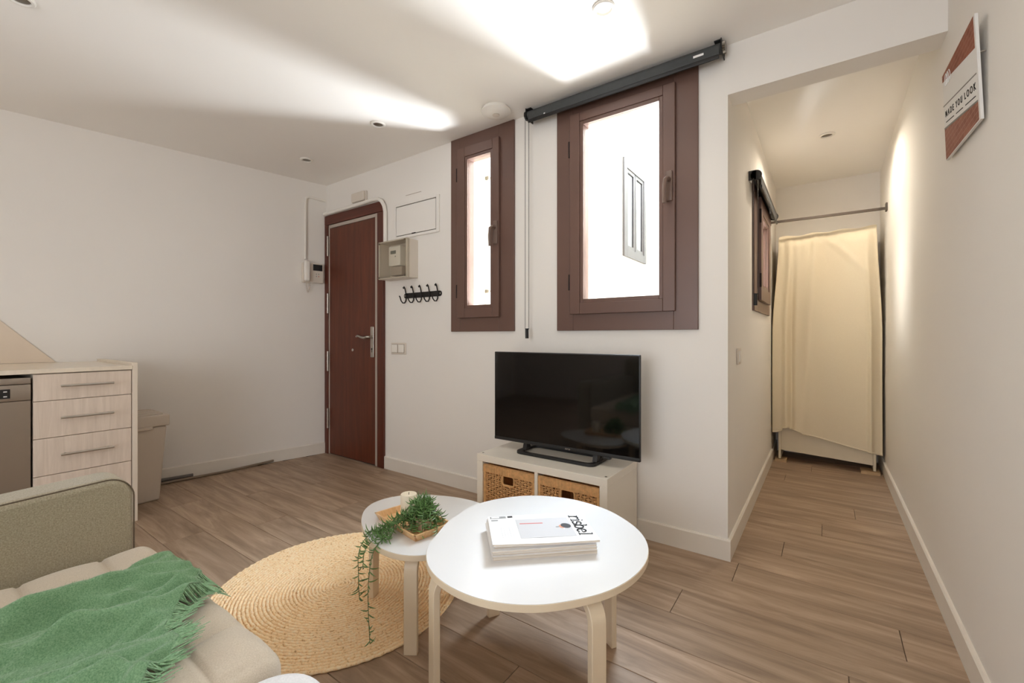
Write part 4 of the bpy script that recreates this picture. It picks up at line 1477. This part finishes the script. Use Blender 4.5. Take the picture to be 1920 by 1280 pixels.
def magazine(z0, h, dx, dy, rz, label, w_=MW, d_=MD, curl=0.0):
    loc = tuple((mq @ Vector((dx, dy, z0))))
    g = thing('magazine', label, 'magazine', loc, 'magazines stacked on the larger table')
    m = mq @ Matrix.Translation((dx, dy, 0)) @ Matrix.Rotation(math.radians(rz), 4, 'Z')

    def slab(a0, a1, b0, b1, za, zb):
        def fn_z(x, y):
            return curl * (max(0, -x / (w_ / 2)) * max(0, -y / (d_ / 2)))
        mb = MB()
        n_ = 10
        vs, fs = [], []
        for zz in (za, zb):
            for j in range(n_ + 1):
                for i in range(n_ + 1):
                    x = a0 + (a1 - a0) * i / n_
                    y = b0 + (b1 - b0) * j / n_
                    vs.append((x, y, zz + fn_z(x, y)))
        N = n_ + 1
        K_ = N * N
        for j in range(n_):
            for i in range(n_):
                a = j * N + i
                fs.append((a, a + N, a + N + 1, a + 1))
                fs.append((K_ + a, K_ + a + 1, K_ + a + N + 1, K_ + a + N))
        for i in range(n_):
            fs.append((i, i + 1, K_ + i + 1, K_ + i))
            a = n_ * N + i
            fs.append((a + 1, a, K_ + a, K_ + a + 1))
            a = i * N
            fs.append((a + N, a, K_ + a, K_ + a + N))
            a = i * N + n_
            fs.append((a, a + N, K_ + a + N, K_ + a))
        mb.add(vs, fs)
        return mb.xf(m)
    mk('pages', slab(-w_ / 2 + 0.0015, w_ / 2 - 0.0015, -d_ / 2 + 0.0015, d_ / 2, z0 + 0.0006, z0 + h - 0.0006), M['pages'], g, smooth=30)
    mk('cover', slab(-w_ / 2, w_ / 2, -d_ / 2, d_ / 2 + 0.0005, z0 + h - 0.0006, z0 + h), M['paper'], g, smooth=30)
    mk('back_cover', slab(-w_ / 2, w_ / 2, -d_ / 2, d_ / 2 + 0.0005, z0, z0 + 0.0006), M['paper'], g, smooth=30)
    return g, m


z = 0.4104
magazine(z, 0.0125, 0.0, -0.006, 0.5, 'bottom magazine of the stack on the larger table')
magazine(z + 0.0126, 0.0085, 0.001, -0.003, -0.8, 'second magazine from the bottom of the stack')
magazine(z + 0.0212, 0.0075, -0.003, -0.007, 0.6, 'third magazine from the bottom of the stack')
magazine(z + 0.0288, 0.0065, 0.004, 0.008, 1.5, 'magazine just under the topmost one, dark print at its edge')
zt = z + 0.0354
gtop, mm = magazine(zt, 0.0065, 0.006, -0.004, -1.0, 'topmost white magazine with risbel title and cover photo', 0.318, 0.206, 0.004)
ztp = zt + 0.0065


def flat(name, x0, x1, y0, y1, mat, dz=0.0004, rot_=0.0, ell=False):
    cx_, cy_ = (x0 + x1) / 2, (y0 + y1) / 2
    a, b = (x1 - x0) / 2, (y1 - y0) / 2
    pts = []
    if ell:
        for k in range(16):
            th = 2 * math.pi * k / 16
            pts.append((a * math.cos(th), b * math.sin(th)))
    else:
        pts = [(-a, -b), (a, -b), (a, b), (-a, b)]
    c_, s_ = math.cos(rot_), math.sin(rot_)
    q = []
    for x, y in pts:
        X, Y = cx_ + x * c_ - y * s_, cy_ + x * s_ + y * c_
        q.append((X, Y, ztp + dz - 0.0003 + 0.004 * (max(0, -X / 0.159) * max(0, -Y / 0.103))))
    return mk(name, MB().prism(q, (0, 0, 0.0003)).xf(mm), mat, gtop, smooth=0)


ph = flat('cover_photo', -0.072, 0.098, -0.068, 0.068, M['print_grey'])
flat('print_sleeve', -0.02, 0.075, -0.05, 0.03, M['print_fig'], 0.0006, 0.25, True)
flat('print_jacket', -0.06, 0.02, -0.055, 0.01, M['print_fig2'], 0.0007, -0.2, True)
flat('print_face', 0.058, 0.078, -0.012, 0.012, M['print_skin'], 0.0009, 0.3, True)
flat('print_hair', 0.066, 0.096, -0.014, 0.022, M['print_dark'], 0.0011, 0.5, True)
flat('print_tie', 0.047, 0.060, -0.006, 0.003, M['print_mid'], 0.0010, 0.1, True)
flat('print_strap', -0.062, 0.012, 0.030, 0.036, M['print_red'], 0.0009, -0.04)
flat('print_strap', -0.022, 0.018, -0.046, -0.040, M['print_red'], 0.0009, 0.0)
Rq = mm.to_3x3()
# slab-serif title drawn letter by letter: (x, y) strokes in units of the x-height
def arc(cx_, cy_, rx_, ry_, a0, a1, n_=10):
    return [(cx_ + rx_ * math.cos(math.radians(a0 + (a1 - a0) * k / n_)), cy_ + ry_ * math.sin(math.radians(a0 + (a1 - a0) * k / n_))) for k in range(n_ + 1)]


GLYPH = {
    'r': (0.78, [([(0.22, 0), (0.22, 1.0)], 1), ([(0.0, 0.0), (0.48, 0.0)], 0), ([(0.02, 1.0), (0.22, 1.0)], 0), ([(0.22, 0.62)] + arc(0.52, 0.66, 0.28, 0.34, 160, 40, 6), 1), ([(0.72, 0.98), (0.72, 0.74)], 0)]),
    'i': (0.52, [([(0.26, 0), (0.26, 1.0)], 1), ([(0.02, 0), (0.50, 0)], 0), ([(0.04, 1.0), (0.26, 1.0)], 0), ([(0.22, 1.34), (0.30, 1.34)], 1)]),
    's': (0.66, [(arc(0.33, 0.745, 0.25, 0.255, 30, 270, 9) + arc(0.33, 0.245, 0.27, 0.245, 90, -150, 9), 1), ([(0.57, 1.0), (0.57, 0.76)], 0), ([(0.07, 0.24), (0.07, 0.0)], 0)]),
    'b': (0.86, [([(0.18, 0), (0.18, 1.5)], 1), ([(0.0, 1.5), (0.18, 1.5)], 0), ([(0.0, 0), (0.18, 0)], 0), (arc(0.46, 0.5, 0.32, 0.5, 170, -170, 18), 1)]),
    'e': (0.80, [([(0.10, 0.54), (0.70, 0.54)], 0), (arc(0.40, 0.5, 0.31, 0.5, 8, 320, 18), 1)]),
    'l': (0.52, [([(0.26, 0), (0.26, 1.5)], 1), ([(0.02, 0), (0.50, 0)], 0), ([(0.04, 1.5), (0.26, 1.5)], 0)]),
}


def title(word, h_, pos, X_, Y_, parent):
    total = sum(GLYPH[c_][0] for c_ in word) * h_ * 1.32
    cur = -total / 2
    N_ = X_.cross(Y_)
    for c_ in word:
        w_, strokes = GLYPH[c_]
        g_ = MB()
        for pts_, heavy in strokes:
            hw_ = h_ * (0.085 if heavy else 0.05)
            P3 = [pos + X_ * (cur + (px2 * 1.32 + 0.12 * py2) * h_) + Y_ * ((py2 - 0.6) * h_) for px2, py2 in pts_]
            for a_, b_ in zip(P3, P3[1:]):
                d_ = (b_ - a_).normalized()
                n_ = N_.cross(d_) * hw_
                a2, b2 = a_ - d_ * hw_ * 0.5, b_ + d_ * hw_ * 0.5
                up_ = N_ * 0.0003
                g_.hexa([a2 - n_, b2 - n_, b2 + n_, a2 + n_], [a2 - n_ + up_, b2 - n_ + up_, b2 + n_ + up_, a2 + n_ + up_])
        mk('title_letter', g_, M['print_dark'], parent, smooth=0)
        cur += w_ * h_ * 1.32


title('risbel', 0.0265, mm @ Vector((0.124, 0.006, ztp + 0.0012)), (Rq @ Vector((0, -1, 0))).normalized(), (Rq @ Vector((1, 0, 0))).normalized(), gtop)
for j in range(5):
    flat('print_line', -0.125 + j * 0.0085, -0.123 + j * 0.0085, -0.06 + 0.006 * (j % 2), 0.02 - 0.008 * (j % 3), M['print_lg'], 0.0005)
flat('print_patch', -0.152, -0.10, 0.083, 0.099, M['print_mid'], 0.0006)
flat('print_patch', -0.148, -0.122, 0.086, 0.096, M['paper'], 0.0009)
flat('print_patch', -0.095, -0.078, 0.086, 0.098, M['print_dark'], 0.0008)
flat('print_caption', -0.150, -0.128, 0.066, 0.073, M['print_mid'], 0.0006)

# ---------------------------------------------------------------- round braided rug
rc, rr_ = (-1.655, 1.085), 0.497
rug = thing('braided_rug', 'round braided jute rug under the smaller table', 'rug', (rc[0], rc[1], 0))
mk('backing', MB().lathe([(rr_ - 0.01, 0.0005), (rr_ - 0.006, 0.002), (rr_ - 0.012, 0.006), (0.003, 0.006)], (rc[0], rc[1], 0), 72), M['jute'], rug)
br = MB()
pitch = 0.0135
turns = int(rr_ / pitch)
pts = []
rad = []
th = 0
steps = []
for k in range(turns):
    r0 = 0.006 + k * pitch
    n_ = max(10, int(2 * math.pi * r0 / 0.010))
    for i in range(n_):
        f_ = i / n_
        r = r0 + pitch * f_
        if r > rr_ - 0.004:
            break
        a = 2 * math.pi * f_
        wob = 0.0010 * math.sin(len(pts) * math.pi * 0.5)
        pts.append((rc[0] + (r + wob) * math.cos(a), rc[1] + (r + wob) * math.sin(a), 0.0068 + 0.0016 * math.sin(len(pts) * math.pi * 0.66) + 0.0025 * math.sin(r * 24 + a)))
        rad.append(0.0064 + 0.0008 * math.sin(len(pts) * 1.9))
pts = [(p[0], p[1], max(p[2], 0.0066)) for p in pts]
br.tube(pts, rad, 6)
mk('braid', br, M['jute'], rug, smooth=80, kind='stuff')

# ---------------------------------------------------------------- sofa
So = thing('sofa', 'beige tufted sofa seat with an olive-grey armrest panel', 'sofa', (-1.3, 0.0, 0))
sx0, sx1, sy0, sy1 = -1.698, -0.872, -0.75, 0.458
seamx = [-1.70, -1.52, -1.365, -1.21, -1.052, -0.90]
seamy = [0.335, 0.178, 0.021, -0.136, -0.293, -0.45, -0.607, -0.764]


def seam_depth(v, seams):
    d = min(abs(v - s_) for s_ in seams)
    return d


def tuft(p, n_):
    if n_.z < 0.2:
        return (0, 0, 0)
    dx_ = seam_depth(p.x, seamx)
    dy_ = seam_depth(p.y, seamy)

    def prof_(d):
        return math.exp(-(d / 0.0055) ** 2) * 0.008 + math.exp(-(d / 0.03) ** 2) * 0.004
    # seams fade along their middle so that the buttons sit at the crossings
    z_ = -max(prof_(dx_) * (0.35 + 0.65 * math.exp(-(dy_ / 0.05) ** 2)) if dx_ < 0.08 else 0, prof_(dy_) * 0.95)
    z_ += 0.007 * (1 - math.exp(-(dx_ / 0.05) ** 2)) * (1 - math.exp(-(dy_ / 0.05) ** 2))
    return (0, 0, z_ * n_.z)


seat = MB().rbox(sx0, sx1, sy0, sy1, 0.27, 0.425, 0.048, 0.006, 6, disp=tuft)
mk('seat_cushion', seat, M['sofa'], So, smooth=80)
mk('base', MB().rbox(sx0, sx1 - 0.012, sy0, sy1 - 0.02, 0.09, 0.285, 0.02, 0.1, 3), M['sofa'], So, smooth=60)
seam = MB().tube([(sx1 + 0.001, sy0 + 0.05, 0.372), (sx1 + 0.001, sy1 - 0.05, 0.372)], 0.0035, 6)
mk('seam', seam, M['sofa'], So)
mk('seam', MB().tube([(sx1 + 0.001, 0.255, 0.37), (sx1 + 0.001, 0.255, 0.30)], 0.003, 6), M['sofa'], So)
# armrest panel
ax0, ax1, ay1, az = -1.83, -1.703, 0.418, 0.634


def arm_outline(x, inset_=0.0):
    o_ = []
    r = 0.062
    o_.append((x, -0.78, 0.10))
    o_.append((x, ay1 - inset_, 0.10))
    o_.append((x, ay1 - inset_, az - r))
    for k in range(1, 10):
        a = math.pi / 2 * k / 9
        o_.append((x, ay1 - inset_ - r + r * math.cos(a), az - inset_ - r + r * math.sin(a)))
    o_.append((x, 0.15, az - 0.010))
    o_.append((x, -0.1, az - 0.018))
    o_.append((x, -0.78, az - 0.02))
    return o_


ao = arm_outline(ax0)
arm = MB().prism(ao[::-1], (ax1 - ax0, 0, 0))
mk('armrest', arm, M['sofaside'], So, bevel=0.018, seg=4)
pp = [(ax1 - 0.006, p[1] + (0.0005 if i < 4 else 0), p[2] - 0.004) for i, p in enumerate(ao)][1:]
mk('piping', MB().tube(pp, 0.0022, 6), M['piping'], So)
mk('backrest', MB().rbox(-1.83, sx1, -0.98, -0.785, 0.10, 0.80, 0.06, 0.1, 4), M['sofaside'], So)
for x in (-1.78, -0.93):
    for y in (-0.92, 0.34):
        mk('leg', MB().lathe([(0.014, 0.0), (0.02, 0.10)], (x, y, 0), 16), M['block'], So)

# pale pouf whose rounded corner shows at the lower edge
Pf = thing('pouf', 'pale grey upholstered pouf standing against the open end of the sofa', 'pouf', (-0.62, 0.22, 0))


def pouf_ring(inset_=0.0):
    x0_, x1_, y0_, y1_, r = -0.842 + inset_, -0.40 - inset_, 0.0 + inset_, 0.452 - inset_, 0.085 - inset_ * 0.6
    o_ = []
    for cx_, cy_, a0 in ((x1_ - r, y1_ - r, 0), (x0_ + r, y1_ - r, 90), (x0_ + r, y0_ + r, 180), (x1_ - r, y0_ + r, 270)):
        for k in range(9):
            th_ = math.radians(a0 + 90 * k / 8)
            o_.append((cx_ + r * math.cos(th_), cy_ + r * math.sin(th_)))
    return o_


lev = [(0.012, 0.065), (0.0, 0.085), (0.0, 0.40), (0.003, 0.417), (0.010, 0.428), (0.022, 0.434), (0.10, 0.438)]
vs, fs = [], []
for ins, z_ in lev:
    vs += [p + (z_,) for p in pouf_ring(ins)]
n = 36
for i in range(len(lev) - 1):
    for k in range(n):
        fs.append((i * n + k, i * n + (k + 1) % n, (i + 1) * n + (k + 1) % n, (i + 1) * n + k))
fs += [tuple(range(n))[::-1], tuple(range((len(lev) - 1) * n, len(lev) * n))]
mk('cushion', MB().add(vs, fs), M['pouf'], Pf, smooth=60)
pr = [p + (0.388,) for p in pouf_ring(-0.001)]
mk('piping', MB().tube(pr + pr[:1], 0.003, 6), M['pouf'], Pf)
for a in (-0.78, -0.46):
    for b in (0.06, 0.39):
        mk('foot', MB().lathe([(0.016, 0), (0.018, 0.07)], (a, b, 0), 12), M['black'], Pf)

# ---------------------------------------------------------------- green throw
Th = thing('throw_blanket', 'green mohair throw with fringed end spread over the sofa seat', 'blanket', (-1.2, 0.1, 0.43))
endp = [(0.0, 0.405), (0.06, 0.432), (0.22, 0.430), (0.40, 0.452), (0.46, 0.42), (0.55, 0.415), (0.63, 0.350), (0.72, 0.315), (0.82, 0.325), (0.90, 0.285), (1.0, 0.235)]


def nz(x, y, s_=0):
    return (math.sin(x * 1.7 + y * 2.3 + s_) + math.sin(x * 3.1 - y * 1.9 + s_ * 2.1) * 0.6 + math.sin(x * 5.3 + y * 4.7 + s_ * 0.7) * 0.35) / 1.95


_fr = random.Random(21)
FOLDS = [(_fr.uniform(-1.5, -0.85), _fr.uniform(-0.35, 0.45), _fr.uniform(0.007, 0.014), _fr.uniform(0.005, 0.011), _fr.uniform(0, 6)) for _ in range(26)] + [(-1.47, 0.02, 0.024, 0.022, 0.3), (-1.395, 0.12, 0.026, 0.034, 1.9), (-1.33, -0.14, 0.016, 0.024, 3.1), (-1.255, 0.20, 0.030, 0.046, 0.9),
         (-1.18, -0.06, 0.015, 0.024, 4.4), (-1.11, 0.14, 0.026, 0.036, 2.6), (-1.045, 0.24, 0.016, 0.024, 5.2), (-0.97, 0.06, 0.024, 0.030, 1.1), (-0.89, 0.12, 0.020, 0.024, 3.7),
         (-1.29, 0.42, 0.016, 0.020, 2.2), (-1.12, -0.40, 0.016, 0.018, 0.5)]


def throw_pt(u, v):
    # u: across (x), v: along toward the front edge
    ye = lerp_prof(endp, u)
    x0_ = -1.535 + 0.060 * ss(0.3, 1.0, v)
    x1_ = -0.80 - 0.135 * v
    x = x0_ + (x1_ - x0_) * u
    y = -0.62 + (ye + 0.62) * v
    x += 0.012 * nz(x * 6, y * 9, 2)
    # soft folds running mostly lengthwise, fanning toward the front
    h = 0.004
    for (fx, fs_, fw, fh, fp) in FOLDS:
        cx_ = fx + fs_ * (v - 0.6) + 0.022 * math.sin(v * 7.0 + fp) + 0.010 * math.sin(v * 15 + fp * 2)
        d_ = (x - cx_) / fw
        h += 1.35 * fh * math.exp(-d_ * d_) * (0.55 + 0.45 * math.sin(v * 5.5 + fp * 1.7))
    h += 0.0035 * nz(x * 20, y * 16, 4) + 0.002 * nz(x * 55, y * 40, 1)
    h += 0.0028 * math.sin(x * 190 + 14 * v + 2.5 * nz(x * 9, y * 9)) * ss(0.72, 1.0, v)
    h += 0.016 * math.exp(-((x + 1.42) / 0.05) ** 2) * ss(0.80, 0.95, v)
    e = min(u, 1 - u) * 8
    h = max(h, 0.0) * min(1, 0.45 + e)
    drop = 0
    if y > 0.405:
        drop = (y - 0.405) ** 2 * 9
    return (x, y, 0.4395 + h - drop)


mk('weave', MB().grid(150, 190, throw_pt), M['throw'], Th, smooth=80, solid=0.003)
# fringe along the front end, and a mohair nap
fr = MB()
rf = random.Random(5)
for k in range(430):
    u = (k + rf.random()) / 430
    p = Vector(throw_pt(u, 0.995))
    p2 = Vector(throw_pt(u, 0.96))
    d = (p - p2)
    d.z *= 0.3
    d.normalize()
    d += Vector((rf.uniform(-0.35, 0.35), rf.uniform(-0.05, 0.2), 0))
    L = rf.uniform(0.025, 0.055)
    q1 = p + d * L * 0.5 + Vector((0, 0, rf.uniform(-0.002, 0.004)))
    q2 = p + d * L + Vector((rf.uniform(-0.006, 0.006), 0, 0))
    for q in (q1, q2):
        yy = q.y - 0.41
        base_z = 0.438 - (yy * yy * 9 if yy > 0 else 0)
        q.z = max(min(q.z, base_z + 0.016), base_z)
    fr.tube([p, q1, q2], [0.0014, 0.0013, 0.0007], 4, caps=False)
mk('fringe', fr, M['throwhair'], Th, kind='stuff', smooth=80)
fz_ = MB()
for k in range(15000):
    u, v = rf.random(), rf.uniform(0.45, 1.0)
    p = Vector(throw_pt(u, v))
    p.z += 0.0015
    a = rf.uniform(0, 2 * math.pi)
    L = rf.uniform(0.003, 0.007)
    d = Vector((math.cos(a) * 0.5 + 0.1, math.sin(a) * 0.5 + 0.5, rf.uniform(0.1, 0.7))).normalized() * L
    sd = Vector((-d.y, d.x, 0)).normalized() * 0.00035
    fz_.add([p - sd, p + sd, p + d], [(0, 1, 2)])
mk('nap', fz_, M['throwhair'], Th, kind='stuff', smooth=0)

# ---------------------------------------------------------------- kitchen run
KX = -3.20
Dr = thing('drawer_unit', 'pale wood-grain kitchen drawer unit with four drawers', 'cabinet', (-3.5, 0.58, 0))
mk('carcass', B(-3.80, KX - 0.022, 0.394, 0.772, 0.10, 0.862), M['cabedge'], Dr)
for z0, z1, has in ((0.727, 0.860, 1), (0.5385, 0.724, 1), (0.350, 0.5355, 1), (0.105, 0.347, 0)):
    dw = mk('drawer', B(KX - 0.020, KX, 0.3935, 0.7725, z0, z1), M['cabinet'], Dr, bevel=0.001)
    zz = (z0 + z1) / 2 + 0.005
    if has:
        hd = MB()
        hd.tube([(KX + 0.028, 0.487, zz), (KX + 0.028, 0.692, zz)], 0.006, 10)
        for y in (0.505, 0.674):
            hd.tube([(KX, y, zz), (KX + 0.028, y, zz)], 0.0045, 8)
        mk('handle', hd, M['steel'], dw)
mk('plinth', B(-3.75, KX - 0.05, 0.394, 0.772, 0, 0.10), M['cabedge'], Dr)
tag(mk('end_panel', MB().prism([(KX + 0.004, 0.776, 0), (KX + 0.004, 0.800, 0), (-3.955, 0.800, 0), (-3.955, 0.776, 0)][::-1], (0, 0, 0.903)), M['cabedge'], bevel=0.0015),
    'pale upright panel closing the kitchen run beside the bin', 'panel')
tag(mk('worktop', MB().prism([(KX + 0.008, -2.0, 0.865), (KX + 0.008, 0.7755, 0.865), (xl(0.7755) + 0.002, 0.7755, 0.865), (xl(-2.0) + 0.002, -2.0, 0.865)], (0, 0, 0.022)), M['worktop'], bevel=0.002),
    'glossy cream worktop running over the drawers and dishwasher', 'worktop')
sp = MB()
q0 = [onL(0.590, 0.888, 0.001), onL(0.361, 1.149, 0.001), onL(0.06, 1.49, 0.001), onL(-1.9, 1.49, 0.001), onL(-1.9, 0.888, 0.001)]
sp.prism(q0, nL * 0.008)
tag(mk('splashback', sp, M['splash'], smooth=0), 'beige splashback with a diagonal end on the wall above the worktop', 'splashback')
Dw = thing('dishwasher', 'stainless steel dishwasher front under the worktop', 'dishwasher', (-3.5, 0.09, 0))
mk('body', B(-3.78, KX - 0.03, -0.205, 0.388, 0.02, 0.84), M['inoxd'], Dw)
mk('door', MB().rbox(KX - 0.028, KX - 0.002, -0.203, 0.386, 0.12, 0.735, 0.003, 0.4, 2), M['inoxd'], Dw)
cp = mk('control_panel', MB().rbox(KX - 0.028, KX, -0.203, 0.386, 0.737, 0.815, 0.003, 0.4, 2), M['inox'], Dw)
mk('top_trim', MB().rbox(KX - 0.028, KX - 0.001, -0.203, 0.386, 0.8175, 0.848, 0.003, 0.4, 2), M['inox'], Dw)
mk('display', B(KX - 0.001, KX + 0.0012, 0.12, 0.318, 0.752, 0.797), M['black'], cp)
for i, (yy, zz) in enumerate(((0.302, 0.785), (0.302, 0.762), (0.276, 0.762), (0.25, 0.785))):
    mk('icon', MB().box(KX + 0.0012, KX + 0.0016, yy - 0.006, yy + 0.006, zz - 0.0025, zz + 0.0025), M['print_lg'], cp, smooth=0)
mk('kick_plate', B(-3.70, KX - 0.05, -0.203, 0.386, 0, 0.118), M['gap'], Dw)

# waste bin
Bn = thing('waste_bin', 'taupe plastic waste bin with ribbed lid beside the kitchen panel', 'bin', (-3.6, 0.92, 0))
bb = [(-3.49, 0.815), (-3.49, 0.985), (-3.76, 0.985), (-3.76, 0.815)]
bt = [(-3.462, 0.806), (-3.462, 1.016), (-3.79, 1.016), (-3.79, 0.806)]
mk('body', MB().hexa([p + (0.0,) for p in bb], [p + (0.478,) for p in bt]), M['bin'], Bn, bevel=0.012, seg=3)
lid = mk('lid', MB().rbox(-3.80, -3.452, 0.803, 1.028, 0.479, 0.550, 0.008, 0.1, 3), M['bin'], Bn)
for i in range(4):
    x = -3.76 + i * 0.075
    mk('rib', MB().rbox(x, x + 0.05, 0.81, 1.000, 0.549, 0.557, 0.003, 0.1, 2), M['bin'], lid)
mk('clip', MB().rbox(-3.458, -3.448, 0.86, 0.94, 0.462, 0.484, 0.004, 0.1, 2), M['bin'], lid)

# cables along the skirting
c = MB()
pts = [onL(0.86, 0.010, 0.10), onL(1.05, 0.010, 0.085), onL(1.25, 0.010, 0.075), onL(1.45, 0.010, 0.07), onL(1.62, 0.012, 0.05), onL(1.75, 0.014, 0.032), onL(1.83, 0.018, 0.026)]
c.tube(pts, 0.009, 8)
tag(mk('floor_cable', c, M['cable2']), 'long taupe cable lying along the baseboard past the bin', 'cable')
c = MB()
c.tube([onL(0.86, 0.018, 0.035), onL(1.0, 0.02, 0.034), onL(1.15, 0.02, 0.034), onL(1.29, 0.018, 0.033)], 0.013, 8)
tag(mk('floor_cable', c, M['cable']), 'short dark grey cable against the baseboard next to the bin', 'cable')
